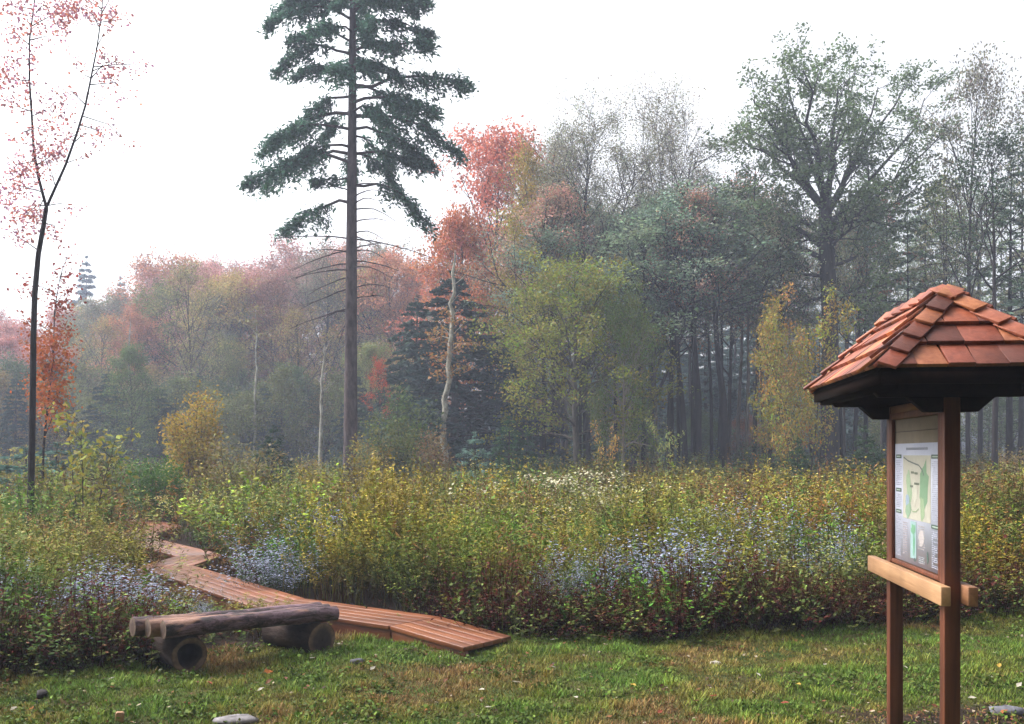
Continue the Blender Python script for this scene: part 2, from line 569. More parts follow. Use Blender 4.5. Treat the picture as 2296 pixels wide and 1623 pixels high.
def ybush(seed, H, Wd, stems, leaves, leaf, clump, hue=.15, fork=4, low=.1):
    rng = np.random.default_rng(seed)
    tb, cb = MB(), MB(); anc = []
    for k in range(stems):
        a = rng.uniform(0, 2 * PI); tilt = rng.uniform(.05, 1) * Wd / H * .55
        sp = polyline(rng, (rng.normal() * .05 * Wd, rng.normal() * .05 * Wd, -.05), (math.cos(a) * tilt, math.sin(a) * tilt, 1), H * rng.uniform(.7, 1.0), 6, .06, .02)
        r = .012 * H ** .5 * rng.uniform(.6, 1.2)
        tb.tube(sp, np.linspace(r, r * .25, 7), 5)
        for j in range(fork * 2):
            s = low + (1 - low) * (j + rng.uniform()) / (fork * 2); i = s * 6; i0 = int(min(i, 5))
            q_ = sp[i0] + (sp[i0 + 1] - sp[i0]) * (i - i0)
            bp = polyline(rng, q_, perp_dir(rng, sp[i0 + 1] - sp[i0], rng.uniform(.5, 1.1)), (Wd * .32) * (1.15 - s * .6) * rng.uniform(.5, 1.2), 4, .12, .06)
            tb.tube(bp, np.linspace(r * .4, .003, 5), 4)
            anc += list(bp[1:]) + [bp[-1]]
    anc = np.array(anc); pk = rng.integers(0, len(anc), leaves)
    cen = anc[pk] + rng.normal(size=(leaves, 3)) * clump; cen[:, 2] = np.maximum(cen[:, 2], .05)
    v, f = leaf_quads(cen, rng, leaf * rng.uniform(.6, 1.4, leaves), .55, .3)
    ct = (1 + rng.uniform(-.3, .3, (len(anc), 1)))[pk] * (1 + rng.uniform(-hue, hue, (len(anc), 3)))[pk] * jit(rng, leaves, v=.2, hue=hue * .5)
    cb.add(v, f, np.repeat(ct, 4, 0))
    return tb, cb


LIB = {}


def lib(key, tc, H, bark='bark', leaf='leaf', name="tree"):
    tb, cb = tc
    H = float(np.percentile(np.concatenate(cb.v)[:, 2], 99.3))
    LIB[key] = (tb.mesh(name + "_trunk", M[bark], True), cb.mesh(name + "_crown", M[leaf]), H)


def plant_tree(key, name, px, d, top=None, H=None, label="", cat="tree", group=None, col=(1, 1, 1), wide=1.0, rz=None, bark=(1, 1, 1), parts=("trunk", "crown"), x=None):
    tm, cm, H0 = LIB[key]
    if x is None:
        x = sx(px, d)
    if H is None:
        H = sz(top, d)
    s = H / H0
    e = empty(name, (x, d, gzf(x, d)), R.uniform(0, 6.28) if rz is None else rz)
    e.scale = (s * wide, s * wide, s)
    tag(e, label, cat, group)
    t = link(parts[0], tm, e); c = link(parts[1], cm, e)
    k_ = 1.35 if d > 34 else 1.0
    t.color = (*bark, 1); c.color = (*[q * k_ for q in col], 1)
    return e


# ---- libraries of kinds
lib('round_a', broadleaf(1, 14, .16, .30, 22, .27, (62, 25), leaves=17000, leaf=.15, clump=.36), 14, name="broadleaf")
lib('round_b', broadleaf(2, 14, .17, .34, 20, .25, (55, 22), leaves=15000, leaf=.14, clump=.32, wig=.09), 14, name="broadleaf")
lib('round_c', broadleaf(3, 14, .15, .22, 24, .24, (65, 30), leaves=19000, leaf=.15, clump=.42), 14, name="broadleaf")
lib('sparse_a', broadleaf(4, 15, .15, .40, 18, .22, (45, 20), leaves=5200, leaf=.13, clump=.34, wig=.05, lift=.08), 15, name="thin_broadleaf")
lib('sparse_b', broadleaf(5, 15, .14, .45, 16, .20, (48, 22), leaves=4200, leaf=.12, clump=.30, wig=.07), 15, name="thin_broadleaf")
lib('vase_a', broadleaf(6, 15, .22, .24, 17, .52, (52, 12), 'vase', .03, .035, 13, 7, 38000, .085, .30), 15, name="vase_tree")
lib('vase_b', broadleaf(7, 15, .20, .28, 16, .48, (48, 12), 'vase', .03, .035, 13, 7, 36000, .085, .30), 15, name="vase_tree")
lib('pine_a', conifer(8, 19, .19, .52, 11, 5, 3.0, .02, .24, 210, .08, .55, 16, .4, .7), 19, 'bark', 'needle', "pine")
lib('pine_b', conifer(9, 19, .17, .46, 12, 4, 2.6, .05, .24, 200, .08, .5, 20, .45, .7), 19, 'bark', 'needle', "pine")
lib('hemlock', conifer(10, 10, .16, .03, 30, 7, 2.7, .22, .19, 430, .35, .75, 0, .3, .8), 10, 'bark', 'needle', "hemlock")
lib('spire', conifer(12, 14, .16, .08, 34, 7, 2.4, .25, .26, 420, .5, .8, 0, .5, .8), 14, 'bark', 'needle', "spire_conifer")
lib('small_spruce', conifer(13, 3, .05, .05, 16, 6, .95, .1, .09, 130, .15, .9, 0, .2, .7), 3, 'bark', 'needle', "young_spruce")
lib('young_pine', conifer(14, 2.2, .04, .08, 7, 5, .85, -.35, .12, 110, -.2, .7, 0, .1, .35), 2.2, 'bark', 'needle', "young_pine")
lib('tall_a', broadleaf(71, 16, .16, .50, 15, .19, (55, 22), leaves=6500, leaf=.13, clump=.30, wig=.09), 16, name="broadleaf")
lib('tall_b', broadleaf(72, 16, .14, .56, 12, .17, (50, 22), leaves=3800, leaf=.13, clump=.28, wig=.09), 16, name="broadleaf")
lib('low_a', broadleaf(73, 7, .09, .06, 24, .34, (75, 30), leaves=14000, leaf=.13, clump=.34, wig=.09), 7, name="low_broadleaf")
lib('low_b', broadleaf(74, 7, .09, .10, 20, .32, (70, 30), leaves=11000, leaf=.13, clump=.30, wig=.1), 7, name="low_broadleaf")
lib('bush_a', ybush(15, 2.5, 2.4, 9, 4200, .09, .13), 2.5, name="shrub")
lib('bush_b', ybush(16, 2.5, 2.6, 7, 2200, .10, .15), 2.5, name="shrub")
lib('bush_dense', ybush(17, 1.6, 2.2, 14, 6500, .07, .12), 1.6, name="dense_shrub")
lib('sapling', ybush(18, 3, 1.5, 3, 520, .11, .12, .2, 5, .25), 3, name="sapling")
lib('bigsap', ybush(23, 7, 5.6, 6, 9000, .11, .17, .3, 6, .2), 7, name="orange_sapling")
lib('dome', ybush(20, 3, 2.3, 14, 11000, .085, .14, .15, 6, .08), 3, name="dome_shrub")
lib('ysapling', ybush(19, 3.2, 2.2, 7, 5200, .09, .14, .2, 5, .15), 3.2, name="yellow_shrub")

# ---- hero: big spruce
SD = 30.0


def make_spruce():
    rng = np.random.default_rng(21)
    tb, cb = MB(), MB()
    base = np.array((sx(785, SD), SD, 0))

    def L(px, py, dy=0.0):
        return W(px, py, SD + dy) - base
    H = 21.0
    z = np.linspace(-.15, H, 14)
    lean = np.interp(z, [0, 14, 21], [0, .08, .06])
    zz = np.clip(z / H, 0, 1)
    tb.tube(np.stack([lean, z * 0, z], 1), .215 * (1 - zz) ** .7 + .09 * np.exp(-z / .5) * .35 + .008, 16)

    def at(py):
        zz_ = sz(py, SD)
        return np.array((np.interp(zz_, z, lean), 0, zz_))
    B = [(20, 604, 11, .3), (45, 604, 70, .5), (120, 608, 150, .55), (165, 671, 196, .3), (255, 556, 313, .45), (290, 610, 345, .35), (345, 567, 398, .5), (365, 585, 440, .5), (455, 604, 496, .35),
         (330, 640, 405, .4), (215, 640, 290, .35), (95, 650, 120, .4), (0, 640, 20, .4), (400, 700, 412, .05),
         (15, 965, 33, .25), (60, 969, 70, .25), (115, 969, 122, .15), (195, 1060, 203, .2), (190, 945, 250, .3), (230, 995, 282, .3), (262, 1031, 339, .45), (290, 978, 367, .4), (345, 892, 415, .35),
         (415, 970, 512, .5), (30, 900, 60, .3), (150, 900, 190, .3), (250, 880, 305, .3), (345, 955, 365, .2)]
    for (ay, tx, ty, sg) in B:
        dy = rng.normal() * .9
        p = at(ay); tip = L(tx, ty) + np.array((0, dy, 0))
        ln = np.linalg.norm(tip - p)
        bough(tb, cb, rng, p, tip, sg * 1.0, .018 + .012 * ln, 520 * ln ** .9, .155, .55, 1.15, (1, 1, 1), .055, 30)
    for k in range(24):
        py = rng.uniform(-420, 380)
        p = at(py); a = rng.choice([PI / 2, -PI / 2]) + rng.normal() * .55
        ln = np.interp(py, [-420, 0, 250, 400], [1.2, 2.3, 2.7, 1.9]) * rng.uniform(.55, 1.15)
        tip = p + np.array((math.cos(a) * ln, math.sin(a) * ln, -.25 * ln + rng.normal() * .15))
        bough(tb, cb, rng, p, tip, .3 * ln * .4, .015 + .01 * ln, 340 * ln ** .9, .16, .6, 1.1, (1, 1, 1), .055, 30)
    for k in range(34):
        py = rng.uniform(-560, -20)
        p = at(py); a = rng.uniform(0, 2 * PI); ln = np.interp(py, [-560, 0], [.5, 2.3]) * rng.uniform(.7, 1.1)
        bough(tb, cb, rng, p, p + np.array((math.cos(a) * ln, math.sin(a) * ln, -.2 * ln)), .25, .015 + .01 * ln, 380 * ln ** .9, .16, .5, .9, (1, 1, 1), .05, 26)
    dead = [(430, 725, 425), (415, 900, 440), (445, 860, 447), (470, 880, 480), (462, 850, 462), (500, 870, 500), (535, 625, 545), (560, 640, 595), (535, 965, 570), (525, 855, 530), (568, 700, 570), (565, 860, 575), (590, 665, 625),
            (585, 890, 600), (605, 685, 640), (600, 880, 632), (620, 690, 660), (645, 665, 690), (648, 880, 648), (690, 660, 745), (672, 860, 664), (700, 720, 715), (560, 870, 545), (530, 850, 552), (715, 720, 745)]
    for (ay, tx, ty) in dead:
        p = at(ay); tip = L(tx, ty) + np.array((0, rng.normal() * .8, 0))
        m = (p + tip) / 2 + np.array((0, 0, .10 + rng.normal() * .05))
        tb.tube([p, (p + m) / 2 + (0, 0, .03), m, (m + tip) / 2 + (0, 0, .03), tip], np.linspace(.026, .008, 5), 5)
        for _ in range(2):
            s = rng.uniform(.4, .9); q_ = p + (tip - p) * s + np.array((0, 0, .06))
            tb.tube([q_, q_ + (tip - p) * .15 + rng.normal(size=3) * .14], (.009, .004), 3)
    e = empty("spruce_tree", base + (0, 0, gzf(base[0], SD)))
    tag(e, "tall dark spruce with bare lower trunk and drooping boughs, alone in the meadow", "tree")
    link("trunk", tb.mesh("spruce_trunk", M['bark_spruce'], True), e)
    c = link("crown", cb.mesh("spruce_crown", M['needle']), e); c.color = (.075, .16, .11, 1)


make_spruce()


# ---- hero: forked young maple at the left
def make_maple():
    rng = np.random.default_rng(31)
    D = 15.5
    tb, cb = MB(), MB()
    base = np.array((sx(70, D), D, 0))

    def P(px, py, dy=0.0):
        return W(px, py, D + dy) - base
    tr = np.array([P(68, 1245), P(69, 1120), P(72, 980), P(74, 860), P(75, 760), P(78, 660), P(86, 570), P(97, 510), P(104, 465)])
    tr[0, 2] = -.1
    tb.tube(tr, [.062, .052, .049, .047, .044, .042, .038, .035, .033], 10)
    left = np.array([P(104, 465), P(88, 405, .1), P(76, 340, .15), P(72, 270, .2), P(66, 180, .2), P(66, 90, .1), P(78, 0, .1), P(90, -120), P(96, -260)])
    right = np.array([P(104, 465), P(122, 425, -.1), P(147, 370, -.2), P(172, 300, -.2), P(192, 235, -.1), P(205, 170), P(217, 110), P(228, 30), P(235, -90), P(240, -200)])
    tb.tube(left, np.linspace(.025, .005, len(left)), 7); tb.tube(right, np.linspace(.023, .005, len(right)), 7)
    twig = [(84, 560, 22, 520), (106, 460, 60, 480), (95, 430, 30, 420), (80, 360, 10, 400), (82, 370, 120, 345), (100, 440, 60, 500),
            (125, 420, 90, 330), (72, 260, 130, 225), (72, 250, 0, 235), (66, 180, 0, 170), (68, 160, 60, 125), (66, 100, 10, 75), (68, 60, 150, 25),
            (74, 20, 20, 10), (90, 0, 40, -40), (80, 30, 110, 10), (205, 175, 265, 135), (200, 190, 290, 210), (205, 160, 310, 150), (215, 110, 250, 25),
            (225, 50, 290, 45), (222, 60, 190, 20), (180, 280, 235, 310), (165, 320, 210, 300), (190, 240, 225, 225), (150, 365, 200, 350), (110, 460, 165, 470), (100, 500, 125, 525),
            (172, 300, 140, 320), (72, 290, 40, 305), (192, 235, 160, 205), (205, 175, 165, 145), (228, 30, 265, -20), (228, 20, 180, -30), (185, 260, 290, 320), (96, 500, 60, 470),
            (70, 290, 110, 300), (210, 150, 330, 145), (66, 90, 140, 80), (70, 60, 60, 30)]
    anc, wt = [], []
    for (ax, ay, tx, ty) in twig:
        p, t = P(ax, ay), P(tx, ty, rng.normal() * .5)
        mid = (p + t) / 2 + rng.normal(size=3) * .05 + (0, 0, .05)
        tb.tube([p, mid, t], (.010, .006, .003), 4)
        for s in np.linspace(.45, 1.05, 5):
            anc.append(p + (t - p) * s + rng.normal(size=3) * .05); wt.append(1.0 if tx < 160 else .5)
    for (cx_, cy_, wgt) in [(120, 22, 3), (180, 40, 3), (50, 55, 2), (20, 180, 2.5), (40, 170, 2), (110, 235, 2), (95, 345, 3), (85, 370, 3), (20, 390, 2.5), (30, 495, 2.5), (55, 480, 1.5), (245, 150, 2.5), (150, 10, 2), (255, 30, 2), (20, 20, 2)]:
        for _ in range(4):
            anc.append(P(cx_, cy_) + rng.normal(size=3) * (.14, .3, .10)); wt.append(wgt)
    anc = np.array(anc); wt = np.array(wt) / sum(wt)
    n = 5200
    pk = rng.choice(len(anc), n, p=wt)
    cen = anc[pk] + rng.normal(size=(n, 3)) * .075
    v, f = leaf_quads(cen, rng, .048 * rng.uniform(.6, 1.4, n), .75, .2, droop=.5)
    c = np.where(rng.random((n, 1)) < .55, jit(rng, n, (.58, .22, .18), .35, .15), jit(rng, n, (.42, .22, .30), .35, .15))
    cb.add(v, f, np.repeat(c, 4, 0))
    # orange lower side shoot
    e = empty("young_maple", base + (0, 0, 0))
    tag(e, "slender dark maple forking high up, with sparse pinkish red leaves", "tree")
    link("trunk", tb.mesh("maple_trunk", M['bark_dark'], True), e)
    link("crown", cb.mesh("maple_crown", M['leaf']), e)
    # separate orange sapling right behind
    D2 = 19.0
    tb, cb = MB(), MB(); base = np.array((sx(100, D2), D2, 0))

    def P2(px, py, dy=0.0):
        return W(px, py, D2 + dy) - base
    st = np.array([P2(92, 1200), P2(98, 1000), P2(108, 900), P2(120, 800), P2(122, 700), P2(135, 620)]); st[0, 2] = -.1
    tb.tube(st, np.linspace(.028, .006, 6), 6)
    anc, wt = [], []
    for (tx, ty, w_) in [(60, 720, .6), (70, 770, 1), (145, 740, 1), (150, 800, 1.2), (80, 860, 1.3), (140, 870, 1.5), (130, 690, .7), (60, 640, .4), (145, 610, .5), (110, 760, 1.3), (115, 830, 1.5), (100, 890, 1.2), (135, 905, 1), (150, 660, .6), (85, 800, 1.2), (160, 560, .15)]:
        t = P2(tx, ty, rng.normal() * .4); i = np.clip((1000 - ty) / 80, 0, 5); p = np.stack([np.interp(i, range(6), st[:, k]) for k in range(3)])
        tb.tube([p, (p + t) / 2 + (0, 0, .06), t], (.009, .006, .003), 4)
        for s in np.linspace(.5, 1.05, 4):
            anc.append(p + (t - p) * s); wt.append(w_)
    anc = np.array(anc); wt = np.array(wt) / sum(wt); n = 3000
    pk = rng.choice(len(anc), n, p=wt); cen = anc[pk] + rng.normal(size=(n, 3)) * .13
    v, f = leaf_quads(cen, rng, .065 * rng.uniform(.6, 1.4, n), .7, .2, droop=.5)
    up = np.clip((cen[:, 2:3] - 3.2) / 1.6, 0, 1)
    c = jit(rng, n, (.42, .13, .035), .4, .2) * (1 - up) + jit(rng, n, (.26, .06, .05), .4, .2) * up
    cb.add(v, f, np.repeat(c, 4, 0))
    e = empty("maple_sapling", base); tag(e, "thin sapling of orange leaves close behind the forked dark maple", "tree")
    link("trunk", tb.mesh("sapling_trunk", M['bark_dark'], True), e); link("crown", cb.mesh("sapling_crown", M['leaf']), e)


make_maple()


# ---- hero: broad oak behind the kiosk
def make_oak():
    D = 42.0
    rng = np.random.default_rng(41)
    tb, cb = MB(), MB(); base = np.array((sx(1862, D), D, 0))

    def P(px, py, dy=0.0):
        return W(px, py, D + dy) - base
    tr = np.array([P(1862, 1060), P(1860, 900), P(1862, 760), P(1858, 640), P(1852, 540), P(1850, 470)]); tr[0, 2] = -.1
    tb.tube(tr, [.46, .36, .34, .33, .31, .27], 12)
    limbs = [(1850, 470, 1770, 330, 1690, 180, .16), (1850, 470, 1835, 330, 1800, 110, .17), (1850, 470, 1870, 350, 1880, 120, .18), (1852, 480, 1905, 390, 1970, 150, .17),
             (1855, 500, 1930, 430, 2080, 180, .15), (1856, 520, 1950, 440, 2120, 250, .13), (1852, 480, 1920, 330, 2040, 130, .13), (1852, 480, 1790, 360, 1640, 250, .13), (1856, 560, 1780, 480, 1650, 380, .16), (1858, 590, 1760, 510, 1640, 420, .13),
             (1850, 470, 1800, 380, 1730, 250, .12), (1852, 500, 1960, 480, 2020, 400, .11), (1858, 600, 1930, 550, 1990, 500, .09), (1858, 620, 1800, 590, 1720, 560, .09),
             (1860, 660, 1920, 640, 1960, 620, .07), (1860, 660, 1810, 650, 1770, 640, .07), (1850, 470, 1860, 300, 1930, 110, .12), (1852, 470, 1810, 300, 1760, 130, .12), (1855, 560, 1900, 500, 1920, 430, .1), (1855, 540, 1830, 480, 1780, 440, .1)]
    anc = []
    for (x0, y0, x1, y1, x2, y2, r) in limbs:
        dy = rng.normal() * 2.2
        a, b, c = P(x0, y0), P(x1, y1 + 25, dy * .45), P(x2, y2 + 45, dy)
        t = np.linspace(0, 1, 8)[:, None]
        lp = a * (1 - t) ** 2 + 2 * b * t * (1 - t) + c * t ** 2 + rng.normal(size=(8, 3)) * .12 * t
        tb.tube(lp, np.linspace(r, .02, 8), 6)
        for j in range(11):
            s = .22 + .78 * (j + rng.random()) / 11; i = s * 7; i0 = int(min(i, 6)); p = lp[i0] + (lp[i0 + 1] - lp[i0]) * (i - i0)
            bp = polyline(rng, p, perp_dir(rng, lp[i0 + 1] - lp[i0], rng.uniform(.5, 1.15)), rng.uniform(1.0, 2.6) * (1.2 - .5 * s), 4, .12, .03)
            tb.tube(bp, np.linspace(r * .3 * (1.1 - s) + .012, .008, 5), 4)
            for m_ in range(5):
                q_ = bp[rng.integers(1, 5)]
                tw = polyline(rng, q_, perp_dir(rng, bp[-1] - bp[0], rng.uniform(.4, 1.2)), rng.uniform(.4, 1.0), 2, .15, .02)
                tb.tube(tw, (.011, .008, .005), 3); anc += [tw[1], tw[2], tw[2]]
    anc = np.array(anc); n = 42000
    pk = rng.integers(0, len(anc), n); cen = anc[pk] + rng.normal(size=(n, 3)) * (.17, .17, .11)
    v, f = leaf_quads(cen, rng, .135 * rng.uniform(.6, 1.4, n), .6, .4)
    ct = rng.uniform(.7, 1.3, (len(anc), 1))[pk] * jit(rng, n, v=.25, hue=.1)
    cb.add(v, f, np.repeat(ct, 4, 0))
    e = empty("oak_tree", base); tag(e, "broad green oak with wide spreading crown standing highest above the wood", "tree")
    t = link("trunk", tb.mesh("oak_trunk", M['bark'], True), e); t.color = (.8, .8, .85, 1)
    c = link("crown", cb.mesh("oak_crown", M['leaf']), e); c.color = (.125, .175, .08, 1)


make_oak()


# ---- pale birches and thin dead poles
def pole_tree(name, label, D, pts, r, tufts, n, col, bark='bark_birch', cat="tree", seed=50, leaf=.13, spread=.25):
    rng = np.random.default_rng(seed); tb, cb = MB(), MB(); base = np.array((sx(pts[0][0], D), D, 0))
    P = lambda px, py, dy=0.: W(px, py, D + dy) - base
    tr = np.array([P(*p) for p in pts]); tr[0, 2] = -.1
    # finer, slightly crooked trunk
    t = np.linspace(0, len(tr) - 1, len(tr) * 3); tr = np.stack([np.interp(t, range(len(pts)), tr[:, k]) for k in range(3)], 1)
    tr[1:-1] += rng.normal(size=(len(tr) - 2, 3)) * r * .3
    tb.tube(tr, np.append(np.linspace(r, r * .4, len(tr) - 2), [r * .25, .012]), 8)
    e = empty(name, base); tag(e, label, cat)
    if tufts:
        anc = []
        for (tx, ty) in tufts:
            tp = P(tx, ty, rng.normal() * .6); z = tp[2] - rng.uniform(0, .3)
            p = np.array([np.interp(z, tr[:, 2], tr[:, 0]), np.interp(z, tr[:, 2], tr[:, 1]), z])
            tb.tube([p, (p + tp) / 2 + (0, 0, .1), tp], (.022, .014, .006), 4)
            anc += [p + (tp - p) * s for s in (.6, .8, 1., 1.05)]
        anc = np.array(anc); pk = rng.integers(0, len(anc), n); cen = anc[pk] + rng.normal(size=(n, 3)) * spread * np.array((1, 1, .5))
        v, f = leaf_quads(cen, rng, leaf * rng.uniform(.6, 1.4, n), .6, .4)
        cb.add(v, f, np.repeat(jit(rng, n, v=.35, hue=.2), 4, 0))
    for k in range(5):
        z = tr[-1, 2] * rng.uniform(.55, .98); p = np.array([np.interp(z, tr[:, 2], tr[:, 0]), 0, z]); a = rng.uniform(0, 6)
        tb.tube(polyline(rng, p, (math.cos(a), math.sin(a), .7), rng.uniform(.4, 1.3), 4, .1, .04), np.linspace(.02, .005, 5), 4)
    link("trunk", tb.mesh(name + "_trunk", M[bark], True), e)
    if tufts:
        c = link("crown", cb.mesh(name + "_crown", M['leaf']), e); c.color = (*col, 1)
    return e


pole_tree("birch_tree", "leaning pale birch with rusty leaf tufts in front of the dark hemlock", 38, [(996, 1030), (995, 960), (1001, 880), (1010, 800), (1013, 720), (1016, 640), (1020, 560)], .14,
          [(985, 745), (1020, 720), (1045, 770), (975, 800), (1040, 825), (990, 835), (1000, 700), (1010, 790), (975, 760)], 700, (.28, .15, .05), seed=51)
pole_tree("dead_trunk", "pale dead pole standing between the yellow shrub and the spruce", 42, [(717, 1060), (719, 970), (722, 880), (727, 800), (728, 770)], .10, [], 0, (1, 1, 1), seed=52)
pole_tree("thin_birch", "thinnest white birch stem in the hazy wood above the sumac bush", 48, [(570, 1030), (571, 950), (572, 880), (576, 820), (575, 770), (573, 700)], .075, [(560, 720), (590, 750), (575, 690)], 260, (.2, .16, .07), seed=53)
pole_tree("pale_snag", "short white snag rising above the hazy green maple crown", 60, [(291, 1040), (291, 900), (290, 800), (291, 700)], .11, [], 0, (1, 1, 1), seed=54)

# ---- yellow-green foreground maple (two forks), and its neighbours
lib('maple_yg', broadleaf(61, 10, .2, .26, 24, .40, (68, 30), leaves=21000, leaf=.14, clump=.34, hue=.2, wig=.1, lift=-.01), 10, name="maple")
plant_tree('maple_yg', "maple_tree", 1290, 37, top=585, label="leafy yellow-green maple at the meadow's far edge, right of the hemlock", col=(.16, .17, .030), rz=1.0, wide=1.02, bark=(1.6, 1.6, 1.5))
plant_tree('maple_yg', "maple_tree", 1398, 36, top=650, label="pale forked maple with green crown where the dark trunks begin", col=(.085, .12, .025), rz=4.0, wide=.46, bark=(4.2, 4.2, 3.8))
plant_tree('hemlock', "hemlock_tree", 1020, 41, top=640, label="dark blue-green hemlock cone behind the leaning pale birch", col=(.018, .036, .030), wide=1.65)
plant_tree('hemlock', "hemlock_tree", 930, 44, top=690, label="narrower dark hemlock between the spruce trunk and the birch", col=(.030, .052, .034), wide=1.25)
plant_tree('hemlock', "hemlock_tree", 1130, 45, top=720, label="shaded hemlock on the right flank of the dark hemlock cone", col=(.016, .030, .026), wide=1.6)
plant_tree('round_a', "red_maple", 1085, 50, top=285, label="tall salmon red maple rising behind the birch", col=(.40, .135, .085), wide=.9, rz=.5)
plant_tree('round_c', "red_maple", 1035, 47, top=470, label="orange-red maple below the tall salmon maple", col=(.33, .125, .05), wide=.8, rz=2.5)
plant_tree('round_b', "yellow_birch", 1165, 45, top=330, label="olive and yellow birch beside the salmon red maple", col=(.26, .19, .045), wide=.6, rz=2.0)
plant_tree('round_a', "yellow_birch", 1200, 43, top=470, label="shorter yellowing birch above the yellow-green maple", col=(.22, .18, .035), wide=.62, rz=3.0)
plant_tree('vase_a', "vase_tree", 1320, 44, top=205, label="nearly bare grey tree with fanning limbs, left of the twin pair", col=(.19, .19, .13), rz=.4, bark=(.9, .9, 1), wide=.95)
plant_tree('vase_b', "vase_tree", 1455, 45, top=200, label="nearly bare grey tree with fanning limbs, right of the twin pair", col=(.20, .19, .14), rz=2.2, bark=(.9, .9, 1), wide=.9)
plant_tree('vase_b', "vase_tree", 1250, 50, top=300, label="smaller bare fanning tree squeezed behind the twin pair", col=(.18, .16, .12), rz=4.2, wide=.8)
plant_tree('bigsap', "orange_sapling", 1790, 32, top=650, label="orange and yellow sapling left of the kiosk roof", col=(.30, .24, .05), wide=.72, rz=1.2)
plant_tree('bigsap', "small_maple", 1755, 34, top=720, label="lower green-gold maple just left of the orange sapling", col=(.24, .19, .04), wide=.5, rz=3)
plant_tree('dome', "yellow_shrub", 428, 26, top=888, label="rounded golden yellow shrub in the left meadow", col=(.33, .235, .035), wide=.95, rz=.3)
plant_tree('bush_dense', "green_shrub", 340, 22, top=1030, label="low bright green shrub left of the golden shrub", col=(.06, .13, .018), cat="shrub")
plant_tree('sapling', "sparse_sapling", 180, 15, top=905, label="sparse leafy sapling right of the forked dark maple", col=(.26, .25, .05), wide=1.1, rz=1.0, cat="tree")
plant_tree('sapling', "sparse_sapling", 140, 17, top=1000, label="shorter sparse sapling just behind the leafy one", col=(.22, .24, .06), wide=1.2, rz=2.0)
plant_tree('bush_b', "sumac_bush", 545, 20, top=990, label="drooping sumac bush right of the golden shrub", col=(.20, .17, .07), wide=1.1, cat="shrub")
plant_tree('small_spruce', "young_spruce", 608, 27, top=965, label="dark young spruce behind the sumac bush", col=(.022, .055, .022), wide=1.2)
plant_tree('young_pine', "young_pine", 1068, 32, top=975, label="small blue-green pine with upturned whorls below the hemlock", col=(.14, .24, .19))
plant_tree('small_spruce', "young_spruce", 1138, 34, top=945, label="tallest green young spruce beside the small blue-green pine", col=(.035, .085, .035), wide=1.2)
plant_tree('small_spruce', "young_spruce", 1178, 34, top=975, label="shorter young spruce right of the tallest young spruce", col=(.03, .075, .03), wide=1.2)
plant_tree('small_spruce', "young_spruce", 1790, 27, top=990, label="small young spruce under the orange sapling", col=(.035, .08, .035), wide=.9)
plant_tree('small_spruce', "young_spruce", 1945, 30, top=965, label="young spruce right behind the far kiosk post", col=(.04, .085, .03), wide=1.2)
plant_tree('young_pine', "blue_pine_bush", 55, 24, top=1010, label="bushy blue-green pine behind the forked maple's foot", col=(.07, .16, .12), wide=1.9)
plant_tree('young_pine', "blue_pine_bush", 120, 25, top=1000, label="bushy blue-green pine behind the sparse saplings", col=(.07, .15, .11), wide=1.8)
plant_tree('sapling', "yellow_sapling", 1357, 33, top=945, label="tiny gold sapling before the shaded trunks", col=(.48, .30, .08), wide=.55, rz=2)
plant_tree('sapling', "pale_sapling", 1485, 33, top=935, label="tiny pale green sapling before the dark trunks", col=(.32, .36, .12), wide=.62, rz=1)
plant_tree('bush_a', "olive_shrub", 870, 29, top=935, label="tall olive shrub right of the spruce trunk", col=(.12, .14, .04), cat="shrub")
plant_tree('bush_b', "gold_shrub", 830, 28.5, top=985, label="thin golden shrub touching the spruce trunk's right side", col=(.26, .20, .05), cat="shrub", wide=.8)
plant_tree('bush_b', "russet_shrub", 975, 30, top=965, label="russet shrub at the leaning birch's foot", col=(.20, .13, .06), cat="shrub", wide=1.0)
plant_tree('bush_b', "gold_shrub", 690, 29, top=1030, label="small tan shrub left of the spruce trunk", col=(.26, .18, .05), cat="shrub", wide=.9)
plant_tree('bush_a', "olive_shrub", 905, 33, top=880, label="highest olive shrub before the dark hemlock", col=(.075, .11, .04), cat="shrub")
plant_tree('bush_a', "olive_shrub", 225, 24, top=985, label="soft green shrub between the sapling and golden shrub", col=(.10, .14, .04), cat="shrub")
plant_tree('round_c', "green_maple", 300, 46, top=775, label="hazy green maple behind the golden shrub", col=(.085, .12, .04), wide=.9)
plant_tree('sparse_a', "big_limbed_tree", 432, 54, top=590, label="crooked big-limbed tree rising from the left wood", col=(.21, .19, .08), wide=.85, rz=1.1, bark=(1.3, 1.2, 1.2))
plant_tree('spire', "spire_conifer", 190, 112, top=605, label="hazy blue pointed conifer above the left wood", col=(.12, .17, .18), wide=.9)
plant_tree('spire', "spire_conifer", 275, 118, top=650, label="shorter hazy conifer tip right of the pointed one", col=(.12, .17, .18), wide=.9)
plant_tree('tall_b', "scarlet_maple", 846, 40, top=800, H=None, label="small scarlet maple glowing beside the spruce trunk", col=(.36, .075, .035), wide=.7)
plant_tree('sparse_a', "tall_thin_tree", 2172, 40, top=130, label="tall thin bare-topped tree above the kiosk roof", col=(.16, .15, .11), wide=.62, bark=(.8, .8, .9))
plant_tree('sparse_b', "tall_thin_tree", 2285, 41, top=190, label="leaning leafy tree at the wood's right end", col=(.14, .15, .09), wide=.9, bark=(.8, .8, .9))
plant_tree('tall_b', "edge_pine", 2232, 34, H=13, label="thick dark pine trunk right of the kiosk post", col=(.05, .08, .045), wide=1.0, bark=(.5, .45, .5))


